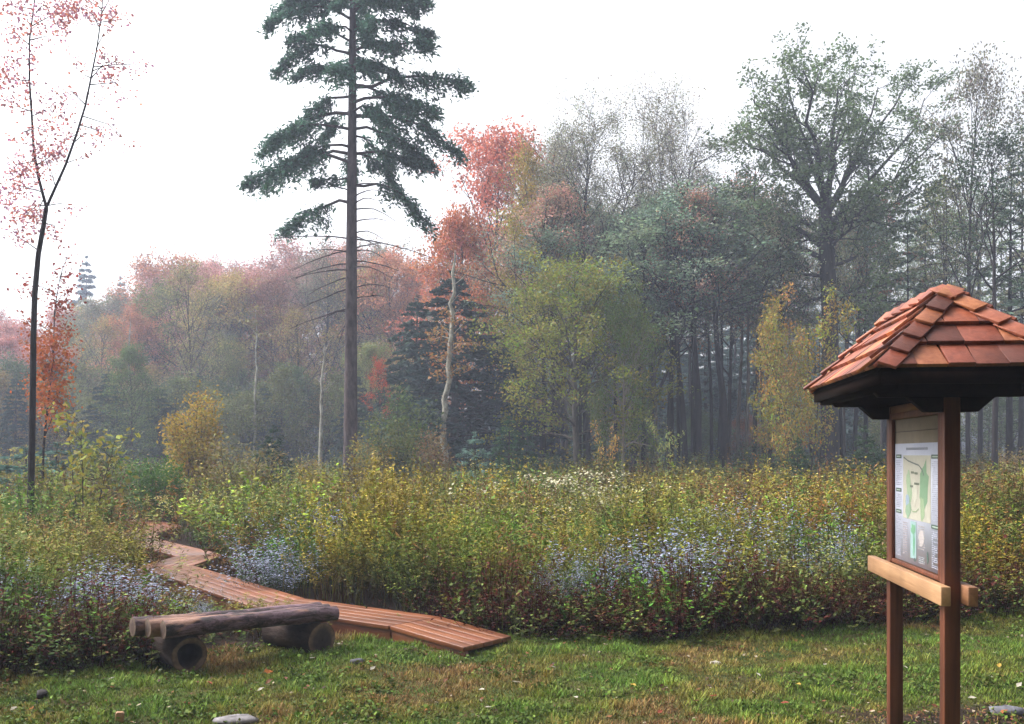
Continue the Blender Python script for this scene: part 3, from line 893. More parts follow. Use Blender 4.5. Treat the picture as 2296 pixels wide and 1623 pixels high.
# ---- the wood: rows of individual trees
def profile(px):
    return np.interp(px, [-200, 0, 100, 190, 260, 320, 450, 520, 600, 680, 760, 850, 900, 960, 1050, 1200, 1330, 1500, 1590, 1650, 1750, 1950, 2050, 2150, 2300, 2500],
                     [720, 690, 700, 670, 660, 600, 570, 600, 575, 525, 530, 545, 530, 560, 420, 340, 300, 330, 320, 330, 420, 420, 330, 330, 300, 300])


PAL = {
    'pink': (.31, .17, .14), 'rust': (.29, .135, .075), 'ochre': (.25, .19, .07), 'olive': (.14, .155, .05), 'grey': (.15, .15, .10), 'green': (.075, .11, .045), 'dark': (.045, .07, .04)}
rw = np.random.default_rng(77)
for d, n, dtop, cols, lab in ((80, 22, 0, ['pink', 'ochre', 'grey', 'rust', 'pink'], "faded pink and ochre broadleaf tree at the back of the left wood"),
                              (66, 22, 45, ['ochre', 'pink', 'grey', 'olive', 'ochre', 'rust'], "dusty ochre broadleaf tree in the middle of the left wood"),
                              (54, 15, 200, ['olive', 'green', 'olive', 'green', 'ochre'], "olive green broadleaf tree along the left wood's front edge")):
    for k in range(n):
        px = -160 + (1060 + 60) * (k + rw.uniform(.15, .85)) / n
        if d == 54 and (220 < px < 360 or 400 < px < 460):
            continue
        top = profile(px) + dtop * rw.uniform(.6, 1.3) + rw.uniform(-12, 40)
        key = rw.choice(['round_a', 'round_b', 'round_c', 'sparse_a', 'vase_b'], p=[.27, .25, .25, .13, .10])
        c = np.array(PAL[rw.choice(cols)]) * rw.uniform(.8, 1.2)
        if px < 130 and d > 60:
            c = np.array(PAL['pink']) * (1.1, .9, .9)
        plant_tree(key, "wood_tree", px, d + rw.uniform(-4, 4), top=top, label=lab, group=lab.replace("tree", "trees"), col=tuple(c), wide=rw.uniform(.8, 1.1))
for k in range(9):
    px = -60 + k * 105 + rw.uniform(-30, 30)
    lab = "shaded dark conifer low in the left wood"
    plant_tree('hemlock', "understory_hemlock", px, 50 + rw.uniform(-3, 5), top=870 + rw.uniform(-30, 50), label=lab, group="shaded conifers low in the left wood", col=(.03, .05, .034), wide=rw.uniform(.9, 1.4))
for k in range(34):
    px = -150 + 1090 * (k + rw.uniform(.1, .9)) / 34; lab = "low leafy understory tree filling the left wood's shade"
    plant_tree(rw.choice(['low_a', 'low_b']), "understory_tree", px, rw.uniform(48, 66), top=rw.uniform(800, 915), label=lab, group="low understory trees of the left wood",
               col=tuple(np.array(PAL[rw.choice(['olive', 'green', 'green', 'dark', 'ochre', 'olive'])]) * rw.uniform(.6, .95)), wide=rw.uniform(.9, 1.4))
for k in range(12):
    px = 1180 + 1150 * (k + rw.uniform(.1, .9)) / 12; lab = "low leafy understory tree among the dark trunks"
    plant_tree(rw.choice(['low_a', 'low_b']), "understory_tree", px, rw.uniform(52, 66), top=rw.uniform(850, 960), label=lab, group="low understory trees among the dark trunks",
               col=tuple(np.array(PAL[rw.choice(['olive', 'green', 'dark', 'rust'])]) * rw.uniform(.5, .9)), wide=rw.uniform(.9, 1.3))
# unseen trees added behind the viewer to block sky light
for k in range(22):
    px_ = -24 + 48 * (k + rw.uniform(.2, .8)) / 22; lab = "dense unseen tree added behind the viewer to block sky light"
    plant_tree(rw.choice(['hemlock', 'round_c', 'round_a']), "sky_blocker_tree", 0, -7 - abs(rw.normal()) * 4 + .012 * abs(px_) ** 2 * (px_ > 0) * .6, H=rw.uniform(13, 17), label=lab, group="unseen trees added behind the viewer to block sky light", col=(.06, .08, .03), wide=rw.uniform(1.2, 1.6), x=px_)
# middle and right: mixed canopy
for k in range(9):
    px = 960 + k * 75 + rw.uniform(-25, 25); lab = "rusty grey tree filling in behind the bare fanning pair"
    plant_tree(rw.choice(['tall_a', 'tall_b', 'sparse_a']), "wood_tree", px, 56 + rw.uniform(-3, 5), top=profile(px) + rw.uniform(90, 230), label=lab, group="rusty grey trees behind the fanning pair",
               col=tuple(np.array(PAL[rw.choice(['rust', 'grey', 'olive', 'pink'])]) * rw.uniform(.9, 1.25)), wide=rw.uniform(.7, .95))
for k in range(6):
    px = 1490 + k * 125 + rw.uniform(-30, 30); lab = "dusky red and grey broadleaf tree of the wood near the oak"
    plant_tree(rw.choice(['tall_a', 'sparse_a', 'sparse_b', 'tall_b'], p=[.35, .15, .2, .3]), "wood_tree", px, 47 + rw.uniform(-2, 5), top=profile(px) + rw.uniform(20, 150), label=lab, group="dusky broadleaf trees near the oak",
               col=tuple(np.array(PAL[rw.choice(['rust', 'pink', 'grey', 'green', 'olive'])]) * rw.uniform(.9, 1.3)), wide=rw.uniform(.6, .85))
TR = [1218, 1273, 1322, 1414, 1441, 1458, 1474, 1494, 1520, 1540, 1569, 1598, 1613, 1633, 1651, 1673, 1713, 1746, 1765, 1820, 1890, 1915, 1940, 1985, 2040, 2075, 2120, 2200, 2262, 2290, 2330, 1240, 1300, 1350, 1380, 1505, 1555, 1690, 1730]
THICK = {1569: 1.5, 1633: 1.5, 1414: 1.6, 2232: 1.5, 1540: 1.15, 1218: 1.2, 2262: 1.3}
for px in TR:
    lab = "straight dark trunk of the tall stand behind the meadow"
    d = rw.uniform(40, 50) if px not in THICK else 40
    top = max(profile(px) + rw.uniform(10, 120), 300)
    pale = px in (1273, 1322, 1474, 1651, 1673)
    if pale:
        lab = "paler grey trunk among the dark tall stand"
    kd = rw.choice(['tall_a', 'tall_b', 'tall_b']) if px < 1960 else rw.choice(['pine_a', 'pine_b', 'tall_b'])
    if px < 1580:
        top = max(top, 430 + rw.uniform(-20, 80))
    plant_tree(kd, "trunk_tree", px, d, top=top, label=lab, group="paler trunks of the stand" if pale else "dark straight trunks of the stand",
               col=tuple(np.array(rw.choice([(.16, .21, .13), (.24, .23, .14), (.34, .19, .14), (.15, .21, .15)])) * rw.uniform(.7, 1.1)), wide=THICK.get(px, rw.uniform(.6, .95)) * (1.15 if kd[0] == 't' else 1), bark=(2.6, 2.6, 2.4) if pale else (.36, .32, .36))
for k in range(26):
    px = 1180 + 1250 * (k + rw.uniform()) / 26; lab = "far hazy trunk seen between the nearer ones"
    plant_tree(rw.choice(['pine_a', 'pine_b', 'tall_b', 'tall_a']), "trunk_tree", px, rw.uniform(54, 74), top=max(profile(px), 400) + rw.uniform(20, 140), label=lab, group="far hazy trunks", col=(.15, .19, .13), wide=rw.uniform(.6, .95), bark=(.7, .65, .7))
for k in range(22):
    px = 1190 + 36 * k + rw.uniform(-15, 15); lab = "haze-toned evergreen undergrowth tree behind the dark trunks"
    plant_tree('hemlock', "understory_hemlock", px, rw.uniform(60, 82), top=690 + rw.uniform(-90, 110), label=lab, group="evergreens behind the dark trunks", col=(.11, .16, .15), wide=rw.uniform(1.0, 1.5))  # needle colour lightened to paint haze behind the dark trunks
for k in range(26):
    px = 800 + 1600 * (k + rw.uniform()) / 26; lab = "low brushy shrub along the foot of the wood"
    plant_tree(rw.choice(['bush_a', 'bush_b']), "edge_shrub", px, rw.uniform(36, 44), top=1018 - rw.uniform(-8, 22), label=lab, group="brushy shrubs along the foot of the wood", cat="shrub",
               col=tuple(np.array(PAL[rw.choice(['olive', 'green', 'green', 'ochre'])]) * rw.uniform(.6, 1.0)), wide=rw.uniform(.9, 1.5), parts=("stems", "foliage"))

# ------------------------------------------------------------------ meadow plants (templates in numpy, scattered into stuff meshes)
def tpl(rng, h=1.0, stems=5, spread=.16, lean=.12, nleaf=10, leaf=.07, asp=.25, cols=((.05, .02, .012), (.06, .07, .018), (.2, .18, .035)), ntop=0, tcol=(.3, .26, .08), tsize=.02,
        trad=(.05, .05), stemw=.006, upleaf=.3, droop=.15, tpos=(.85, 1.02), tlow=.08):
    mb = MB(); c0, c1, c2 = [np.array(c) for c in cols]

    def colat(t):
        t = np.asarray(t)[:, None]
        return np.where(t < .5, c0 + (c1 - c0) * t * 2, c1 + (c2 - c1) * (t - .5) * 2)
    for k in range(stems):
        b = np.append(rng.normal(size=2) * spread, 0)
        d = np.append(b[:2] / (spread + 1e-6) * lean + rng.normal(size=2) * lean * .6, 1)
        hh = h * rng.uniform(.55, 1.12)
        p = polyline(rng, b, d, hh, 4, .06, .01)
        t = np.linspace(0, 1, 5)
        a = rng.uniform(0, PI); s = np.array((math.cos(a), math.sin(a), 0)) * stemw * .5
        w = (1 - .6 * t)[:, None]
        v = np.concatenate([p - s * w, p + s * w])
        f = [(i, i + 1, i + 6, i + 5) for i in range(4)]
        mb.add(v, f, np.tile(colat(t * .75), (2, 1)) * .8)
        tl = rng.uniform(tlow, 1, nleaf)
        cen = np.stack([np.interp(tl, t, p[:, i]) for i in range(3)], 1)
        ax = rng.normal(size=(nleaf, 3)); ax[:, 2] = upleaf; ax /= np.linalg.norm(ax, axis=1)[:, None]
        L = leaf * rng.uniform(.6, 1.3, nleaf)
        v, f = leaf_quads(cen + ax * L[:, None] * .5, rng, L, asp, .6, axis=ax, droop=droop)
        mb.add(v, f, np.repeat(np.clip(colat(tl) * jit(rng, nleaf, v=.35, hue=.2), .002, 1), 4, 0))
        if ntop:
            tt = rng.uniform(tpos[0], tpos[1], ntop)
            cen = np.stack([np.interp(tt, t, p[:, i]) for i in range(3)], 1) + rng.normal(size=(ntop, 3)) * (trad[0], trad[0], trad[1])
            v, f = leaf_quads(cen, rng, tsize * rng.uniform(.7, 1.3, ntop), .9, 1.0)
            mb.add(v, f, np.repeat(jit(rng, ntop, tcol, .3, .06), 4, 0))
    return np.concatenate(mb.v), np.concatenate(mb.f), np.concatenate(mb.c)


def blades(rng, h=.8, n=22, spread=.12, bend=.35, w=.008, cols=((.08, .07, .02), (.26, .2, .07))):
    mb = MB()
    for k in range(n):
        b = np.append(rng.normal(size=2) * spread, 0); a = rng.uniform(0, 2 * PI); hh = h * rng.uniform(.55, 1.1)
        o = np.array((math.cos(a), math.sin(a), 0)); s = np.array((-o[1], o[0], 0)) * w * .5
        t = np.linspace(0, 1, 4); p = b + np.outer(t * hh, (0, 0, 1)) * (1 - .12 * t[:, None]) + np.outer(t ** 2 * bend * hh * rng.uniform(.3, 1.3), o)
        wv = (1 - .85 * t)[:, None]
        c = (np.array(cols[0]) + np.outer(t, np.array(cols[1]) - cols[0])) * rng.uniform(.65, 1.3)
        mb.add(np.concatenate([p - s * wv, p + s * wv]), [(i, i + 1, i + 5, i + 4) for i in range(3)], np.tile(c, (2, 1)))
    return np.concatenate(mb.v), np.concatenate(mb.f), np.concatenate(mb.c)


def scatter(mb, tpls, x, y, hscale, wscale, tint, rng):
    n = len(x); z = gz(x, y)
    which = rng.integers(0, len(tpls), n); rot = rng.uniform(0, 2 * PI, n)
    for k, (v, f, c) in enumerate(tpls):
        i = np.nonzero(which == k)[0]
        if not len(i):
            continue
        ca, sa = np.cos(rot[i])[:, None], np.sin(rot[i])[:, None]
        ws = wscale[i][:, None]
        X = (v[None, :, 0] * ca - v[None, :, 1] * sa) * ws + x[i][:, None]
        Y = (v[None, :, 0] * sa + v[None, :, 1] * ca) * ws + y[i][:, None]
        Z = v[None, :, 2] * hscale[i][:, None] + z[i][:, None]
        V = np.stack([X, Y, Z], -1).reshape(-1, 3)
        Fc = (f[None] + (np.arange(len(i)) * len(v))[:, None, None]).reshape(-1, 4)
        C = (c[None] * tint[i][:, None, :]).reshape(-1, 3)
        mb.add(V, Fc, C)


rt = np.random.default_rng(90)
MAROON, DKG = (.022, .007, .005), (.022, .026, .008)  # dead lower leaf colours, darkened further to carry shade near the ground


def kinds(lod):
    nl = {0: 32, 1: 14, 2: 7}[lod]; lf = {0: 1.0, 1: 1.35, 2: 1.9}[lod]; sw = {0: .006, 1: .008, 2: .012}[lod]; st = {0: 8, 1: 6, 2: 5}[lod]
    K = {}
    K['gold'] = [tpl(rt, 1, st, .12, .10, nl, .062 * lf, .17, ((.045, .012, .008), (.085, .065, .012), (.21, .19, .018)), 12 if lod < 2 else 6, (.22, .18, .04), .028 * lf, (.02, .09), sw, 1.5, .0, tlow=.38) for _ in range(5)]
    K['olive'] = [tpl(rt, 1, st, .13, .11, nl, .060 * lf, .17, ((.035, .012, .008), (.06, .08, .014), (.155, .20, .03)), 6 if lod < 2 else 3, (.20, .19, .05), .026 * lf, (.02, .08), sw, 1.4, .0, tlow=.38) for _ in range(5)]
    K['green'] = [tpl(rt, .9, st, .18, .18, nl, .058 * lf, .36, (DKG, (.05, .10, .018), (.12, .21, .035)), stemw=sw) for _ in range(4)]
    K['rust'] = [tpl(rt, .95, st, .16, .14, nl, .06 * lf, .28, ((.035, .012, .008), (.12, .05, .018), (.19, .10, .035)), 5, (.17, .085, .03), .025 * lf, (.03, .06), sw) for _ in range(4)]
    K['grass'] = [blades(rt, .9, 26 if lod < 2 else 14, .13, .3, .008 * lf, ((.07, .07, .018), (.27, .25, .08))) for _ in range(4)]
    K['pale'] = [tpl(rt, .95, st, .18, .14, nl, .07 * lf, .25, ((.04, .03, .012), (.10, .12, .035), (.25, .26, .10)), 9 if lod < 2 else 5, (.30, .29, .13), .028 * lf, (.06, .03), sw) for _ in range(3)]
    return K


BR_ = [tpl(rt, .55, 7, .16, .5, 8, .05, .6, (MAROON, (.06, .08, .018), (.20, .24, .06)), stemw=.006, upleaf=.1, droop=.3) for _ in range(5)]
MR_ = [tpl(rt, .72, 9, .17, .25, 12, .045, .4, ((.016, .005, .004), (.055, .010, .007), (.10, .020, .012)), stemw=.007, upleaf=.1, droop=.35) for _ in range(5)]  # maroon stems, low tones darkened to put the bank's shade into them
ST_ = [tpl(rt, .62, 10, .15, .16, 5, .055, .3, ((.055, .018, .010), (.11, .04, .018), (.14, .09, .03)), stemw=.007) for _ in range(4)]


def height_map(x, y):
    px = CX + x / y * F
    h = np.interp(y, [7, 8.7, 9.6, 11.2, 14, 45], [.52, .60, .68, .80, .88, 1.02])
    left = np.clip((540 - px) / 60, 0, 1)
    hl = np.interp(y, [7, 8, 9.5, 11, 13, 16, 22, 45], [.55, .62, .72, .74, .82, .9, .95, 1.0])
    h = h * (1 - left) + hl * left
    # low growth in front of the boardwalk where it shows
    low = (px > 335) & (px < 800) & (y < np.interp(px, [335, 373, 465, 604, 695, 932], [13, 12.9, 11.4, 9.84, 9.36, 8.65]))
    h = np.where(low, .27, h)
    low2 = ((px > 325) & (px < 440) & (y > 12) & (y < 17)) | ((px > 420) & (px < 520) & (y > 11.9) & (y < 14.6))
    h = np.where(low2, .22, h)
    return h * (.38 + .92 * vnoise(x, y, .85, 4) + .40 * vnoise(x, y, .33, 41))


RAMPM = [(-.835, 8.65), (-.36, 8.18)]


AST_SPOTS = [
    (632, 1205, 11.3, 1.3, "widest lavender aster clump beside the boardwalk's right edge"),
    (600, 1245, 10.9, .7, "aster clump hanging over the boardwalk edge below the widest clump"),
    (705, 1150, 12.6, 1.3, "lavender aster clump behind and right of the widest one"),
    (785, 1118, 14.2, 1.0, "farthest aster clump on the slope behind the boardwalk"),
    (1495, 1180, 9.7, 1.4, "big bluish aster clump in the middle of the bank"),
    (1550, 1215, 9.5, 1.0, "aster clump on the right shoulder of the big bluish one"),
    (1300, 1240, 9.4, .65, "white aster spray left of the big bluish clump"),
    (1250, 1268, 9.1, .4, "small white aster sprig low on the bank, leftmost beside the dark stems"),
    (1735, 1120, 12.8, 1.5, "aster clump among green leaves left of the kiosk"),
    (1850, 1155, 11.2, .8, "pale aster clump near the kiosk's far post, the upper"),
    (1860, 1205, 10.2, .6, "pale aster clump near the kiosk's far post, the lower"),
    (8, 1245, 9.8, .7, "bright aster clump cut by the photo's left edge, the upper"),
    (120, 1262, 9.4, 1.3, "aster clump below the forked maple"),
    (235, 1268, 9.2, 1.3, "aster clump left of the boardwalk's bend"),
    (318, 1305, 8.8, .6, "aster clump just behind the bench's left end"),
    (60, 1345, 8.3, 1.0, "aster clump in the middle of the left bank"),
    (455, 1348, 9.0, .33, "little aster tuft between the bench and the boardwalk"),
]


def meadow_mask(x, y):
    ok = y > lawn_edge(x) + .02
    px = CX + x / y * F
    dp = seg_dist(x, y, PATH + []); dr = seg_dist(x, y, RAMP)
    ok &= (dp > .66) & (dr > .5)
    for (apx, apy, ad, aw, _l) in AST_SPOTS:
        ok &= ~((np.hypot(x - sx(apx, ad), (y - ad + .12) * .8) < .30 * aw))
    ok &= vnoise(x, y, .6, 71) > .16
    ok &= ~((np.abs(x + 2.1) < .9) & (y < 8.45) & (x > -2.9))   # bench ground
    return ok


def grow_zone(mb, y0, y1, dens, lod, rng, halfw=.56):
    area = halfw * (y1 ** 2 - y0 ** 2)
    n = int(area * dens)
    y = np.sqrt(rng.uniform(y0 ** 2, y1 ** 2, n)); x = rng.uniform(-halfw, halfw, n) * y
    k = meadow_mask(x, y); x, y = x[k], y[k]; n = len(x)
    h = height_map(x, y) * rng.uniform(.6, 1.2, n)
    px = CX + x / y * F
    q_ = 1 + (y > 14) * .8; p1 = vnoise(x / q_, y / q_, 1.1, 11) + .3 * (vnoise(x, y, .4, 12) - .5); p2 = vnoise(x / q_, y / q_, 1.3, 13) + .3 * (vnoise(x, y, .45, 14) - .5)
    names = np.full(n, 'olive', dtype=object)
    names[p1 > .52] = 'gold'
    names[(p2 > .66)] = 'green'
    names[(p2 < .22)] = 'rust'
    names[(p2 > .46) & (p2 < .54) & (p1 < .5)] = 'grass'
    names[(p1 < .12)] = 'pale'
    rr = rng.random(n)
    names[(rr < .07)] = 'olive'; names[(rr > .95)] = 'grass'
    rightg = (px > 1650) & (y > 12) & (rr > .72)
    names[rightg] = 'rust'
    straw = np.exp(-((px - 1320) / 90) ** 2 - ((y - 10.6) / .9) ** 2) > .35 + .4 * rng.random(n)
    names[straw] = 'grass'
    redp = np.exp(-((px - 1640) / 110) ** 2 - ((y - 17) / 3) ** 2) > .3 + .5 * rng.random(n)
    names[redp] = 'rust'
    K = kinds(lod)
    for nm in K:
        i = names == nm
        tv = (vnoise(x[i], y[i], .5, 51) - .5)[:, None] * 1.3 + (vnoise(x[i], y[i], 1.4, 52) - .5)[:, None] * .7
        th_ = (vnoise(x[i], y[i], .8, 53) - .5)[:, None] * np.array((.35, 0, -.2))
        tint = np.clip(1 + tv + th_ + rng.uniform(-.12, .12, (i.sum(), 1)), .35, 1.9) * np.array((1.06, 1.06, .72))
        tint *= (1 + .55 * np.exp(-((px[i] - 1320) / 90) ** 2 - ((y[i] - 10.6) / 1.0) ** 2))[:, None]
        scatter(mb, K[nm], x[i], y[i], h[i], .8 + .35 * h[i], tint, rng)


rm = np.random.default_rng(101)
mb = MB()
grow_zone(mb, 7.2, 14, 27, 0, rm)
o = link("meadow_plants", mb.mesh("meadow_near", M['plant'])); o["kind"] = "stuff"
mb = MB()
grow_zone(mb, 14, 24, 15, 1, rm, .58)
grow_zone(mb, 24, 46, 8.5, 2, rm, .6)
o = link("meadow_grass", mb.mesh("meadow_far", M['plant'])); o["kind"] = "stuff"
# scattered taller dry stalks with seed heads
mb = MB()
STK = [tpl(rt, 1.15, 2, .05, .22, 5, .07, .2, ((.05, .022, .012), (.09, .05, .02), (.12, .08, .035)), 16, (.13, .085, .045), .024, (.03, .05), .007, .6, .2) for _ in range(6)]
n = 420; y = np.sqrt(rm.uniform(8.6 ** 2, 19 ** 2, n)); x = rm.uniform(-.55, .58, n) * y; k = meadow_mask(x, y); x, y = x[k], y[k]; n = len(x)
scatter(mb, STK, x, y, height_map(x, y) * rm.uniform(.95, 1.45, n), np.full(n, 1.0), rm.uniform(.6, 1.5, (n, 1)) * np.ones((1, 3)), rm)
o = link("dry_stalk_growth", mb.mesh("dry_stalks", M['plant'])); o["kind"] = "stuff"
# woodland floor growth under the trees
mb = MB()
n = 5200; y = rm.uniform(44, 78, n); x = rm.uniform(-.62, .62, n) * y
K2 = kinds(2); tint = rm.uniform(.4, .8, (n, 1)) * np.ones((1, 3))
scatter(mb, K2['green'] + K2['rust'], x, y, rm.uniform(.5, 1.1, n), np.full(n, 1.6), tint, rm)
o = link("woodland_undergrowth", mb.mesh("undergrowth", M['plant'])); o["kind"] = "stuff"

# dark leafy front of the bank: brambles, maroon stems
mb = MB()
n = 2500
x = rm.uniform(-4.8, 6.0, n); y = lawn_edge(x) + np.abs(rm.normal(size=n)) * .45 - .02
k = (seg_dist(x, y, PATH) > .5) & (seg_dist(x, y, RAMP) > .42) & ~((np.abs(x + 2.0) < 1.0) & (y < 8.5) & (x > -2.85))
k &= vnoise(x, y, .45, 61) + .25 * rm.random(n) > np.where(x < -2.6, .40, .50)
x, y = x[k], y[k]; n = len(x)
px = CX + x / y * F
hs_ = rm.uniform(.35, 1.05, n) * (.55 + .8 * vnoise(x, y, .55, 23)) * np.where((px > 340) & (px < 900) & (x < -.9), .42, 1.0)
kind = rm.random(n) + (vnoise(x, y, .8, 21) - .5) * .7
tint = 1 + rm.uniform(-.3, .3, (n, 1)) + rm.uniform(-.1, .1, (n, 3))
for a, b, T in ((-9, .36, BR_), (.36, .72, MR_), (.72, 9, ST_)):
    i = (kind >= a) & (kind < b)
    scatter(mb, T, x[i], y[i], hs_[i] * (1 - .1 * (x[i] > -.3)), np.full(i.sum(), .85), tint[i], rm)
o = link("bank_brambles", mb.mesh("brambles", M['plant'])); o["kind"] = "stuff"

# ------------------------------------------------------------------ asters, boneset and other clumps as single things
ra = np.random.default_rng(120)
AST = [tpl(ra, 1, 26, .18, .24, 16, .06, .26, ((.02, .022, .012), (.045, .075, .045), (.09, .13, .085)), 58, (.27, .295, .40), .022, (.06, .07), .006, tpos=(.62, 1.03)) for _ in range(4)]
AST_T = [tpl(ra, 1, 9, .18, .2, 11, .08, .28, ((.02, .03, .012), (.05, .085, .03), (.09, .13, .06)), 15, (.38, .39, .48), .034, (.06, .04), .006, tpos=(.85, 1.03)) for _ in range(2)]
BON = [tpl(ra, 1, 14, .30, .18, 8, .08, .3, ((.05, .03, .015), (.11, .12, .04), (.22, .22, .09)), 16, (.46, .43, .28), .045, (.10, .03), .008, tpos=(.9, 1.02)) for _ in range(2)]
LIME = [tpl(ra, 1, 18, .32, .35, 44, .06, .6, ((.03, .04, .012), (.09, .16, .02), (.36, .46, .04)), stemw=.008, droop=.3) for _ in range(2)]


def clump(T, name, px, py, d, wd, label, cat, group=None, tint=(1, 1, 1)):
    h = sz(py, d); x = sx(px, d)
    v, f, c = T[int(ra.integers(0, len(T)))]
    mb = MB(); mb.add(v * (wd, wd, max(h, .2)), f, c * np.array(tint))
    o = link(name, mb.mesh(name, M['plant']), None, (x, d, gzf(x, d))); o.rotation_euler = (0, 0, ra.uniform(0, 6))
    return tag(o, label, cat, group)


G = "pale aster clumps in the meadow"
for (px, py, d, wd, lab) in AST_SPOTS:
    clump(AST, "aster_clump", px, py, d, wd, lab, "flowers", G)
clump(AST_T, "aster_clump", 135, 1395, 7.75, .6, "leafy aster with one tuft of blooms at the left bank's front", "flowers", G)
clump(AST_T, "aster_clump", 8, 1415, 7.65, .55, "leafy aster at the left bank's front, cut by the photo's edge", "flowers", G)
clump(AST_T, "aster_clump", 512, 1305, 9.35, .35, "white flower head standing against the boardwalk", "flowers", G)
GB = "cream seed heads across the meadow"
for (px, py, d, lab) in [(1160, 1075, 17.5, "leftmost of the cream flower patches in mid meadow"), (1215, 1068, 18.5, "cream flower patch right of the leftmost one"), (1275, 1066, 19, "brightest cream flower patch at the row's middle"),
                         (1330, 1075, 18, "cream flower patch right of the brightest one"), (1395, 1072, 18.5, "rightmost of the cream flower patches")]:
    clump(BON, "boneset_clump", px, py, d, 1.25, lab, "flowers", GB)
for (px, py, d, wd, lab) in [(665, 1062, 15.0, 1.5, "bright lime green leafy shrub above the boardwalk"), (612, 1050, 16.5, 1.3, "lime green shrub just behind the brightest one"), (570, 1130, 14.5, 1.0, "duller lime shrub nearest the boardwalk's bend"), (725, 1080, 15.0, 1.1, "small lime shrub right of the brightest one")]:
    clump(LIME, "lime_shrub", px, py, d, wd, lab, "shrub", None, (.8, .8, .8) if "duller" in lab else (1, 1, 1))

# ------------------------------------------------------------------ lawn
rl = np.random.default_rng(140)
mb = MB()
n = 330000
y = rl.uniform(5.2, 11, n); x = rl.uniform(-.56, .60, n) * y
k = (y < lawn_edge(x) + .1) & (seg_dist(x, y, PATH) > .34) & (seg_dist(x, y, RAMPM) > .29)
x, y = x[k], y[k]
sm_ = soil_mask(x, y)
k = rl.random(len(x)) > sm_ * .93
x, y = x[k], y[k]; n = len(x)
near_edge = np.clip(1 - (lawn_edge(x) - y) / .35, 0, 1)
shag = np.clip(.6 * vnoise(x, y, .22, 31) + .75 * vnoise(x, y, .085, 36) - .15, 0, 1.2)
h = (.012 + .042 * shag ** 2 + .035 * near_edge * rl.random(n)) * rl.uniform(.6, 1.3, n)
a = rl.uniform(0, 2 * PI, n); lean = rl.uniform(.2, 1.2, n)
w = rl.uniform(.0020, .0052, n)
z = gz(x, y) - .003
o_ = np.stack([np.cos(a), np.sin(a), 0 * a], 1); s = np.stack([-np.sin(a), np.cos(a), 0 * a], 1) * w[:, None]
p = np.stack([x, y, z], 1); tip = p + o_ * (lean * h)[:, None] + np.array((0, 0, 1)) * h[:, None]
V = np.stack([p - s, p + s, tip + s * .25, tip - s * .25], 1).reshape(-1, 3)
pat = vnoise(x, y, .75, 32) * .55 + vnoise(x, y, .2, 33) * .3 + vnoise(x, (y - .1 * x) * 3, .9, 34) * .3
ctr = np.stack([np.interp(pat, [.32, .46, .60, .78], v_) for v_ in ((.205, .185, .135, .105), (.130, .160, .175, .170), (.052, .040, .030, .030))], 1)
c = ctr * rl.uniform(.4, 1.6, (n, 1)) * (.55 + .95 * shag[:, None]) * (1 + rl.uniform(-.18, .18, (n, 3)))
mb.add(V, np.arange(n * 4).reshape(n, 4), np.repeat(c, 4, 0))
o = link("lawn_grass", mb.mesh("lawn", M['plant'])); o["kind"] = "stuff"

# low clover-like weeds in the lawn and along the edge
mb = MB()
WEED = [tpl(rl, .07, 6, .05, .6, 4, .024, .7, ((.04, .05, .012), (.07, .11, .018), (.10, .15, .026)), stemw=.003, upleaf=.1) for _ in range(4)]
n = 1500; y = rl.uniform(5.4, 10.5, n); x = rl.uniform(-.56, .58, n) * y
k = (y < lawn_edge(x) + .15) & ((vnoise(x, y, .5, 35) > .55) | (y > lawn_edge(x) - .25)) & (seg_dist(x, y, PATH) > .5) & (seg_dist(x, y, RAMPM) > .42)
x, y = x[k], y[k]; n = len(x)
scatter(mb, WEED, x, y, rl.uniform(.6, 1.4, n), rl.uniform(.7, 1.5, n), rl.uniform(.7, 1.3, (n, 1)) * np.ones((1, 3)), rl)
o = link("lawn_weeds", mb.mesh("weeds", M['plant'])); o["kind"] = "stuff"

# leaf litter
mb = MB()
n = 1700; y = rl.uniform(5.3, 10, n); x = rl.uniform(-.55, .6, n) * y
k = (y < lawn_edge(x) + .2) & (seg_dist(x, y, RAMPM) > .42) & (seg_dist(x, y, PATH) > .5); x, y = x[k], y[k]
fr = np.hypot((x - 3.0) / .9, (y - 5.4)) < 1.0
x2 = rl.normal(size=620) * .5 + 2.9; y2 = rl.normal(size=620) * .25 + 5.95
x, y = np.concatenate([x, x2]), np.concatenate([y, y2]); n = len(x)
v, f = leaf_quads(np.stack([x, y, gz(x, y) + rl.uniform(.008, .03, n)], 1), rl, rl.uniform(.012, .045, n), .6, 2.0)
pal = np.array([(.10, .045, .025), (.20, .09, .04), (.07, .04, .03), (.32, .26, .18), (.16, .06, .03)])
mb.add(v, f, np.repeat(pal[rl.integers(0, 5, n)] * rl.uniform(.7, 1.3, (n, 1)), 4, 0))
o = link("leaf_litter", mb.mesh("litter", M['plant'])); o["kind"] = "stuff"

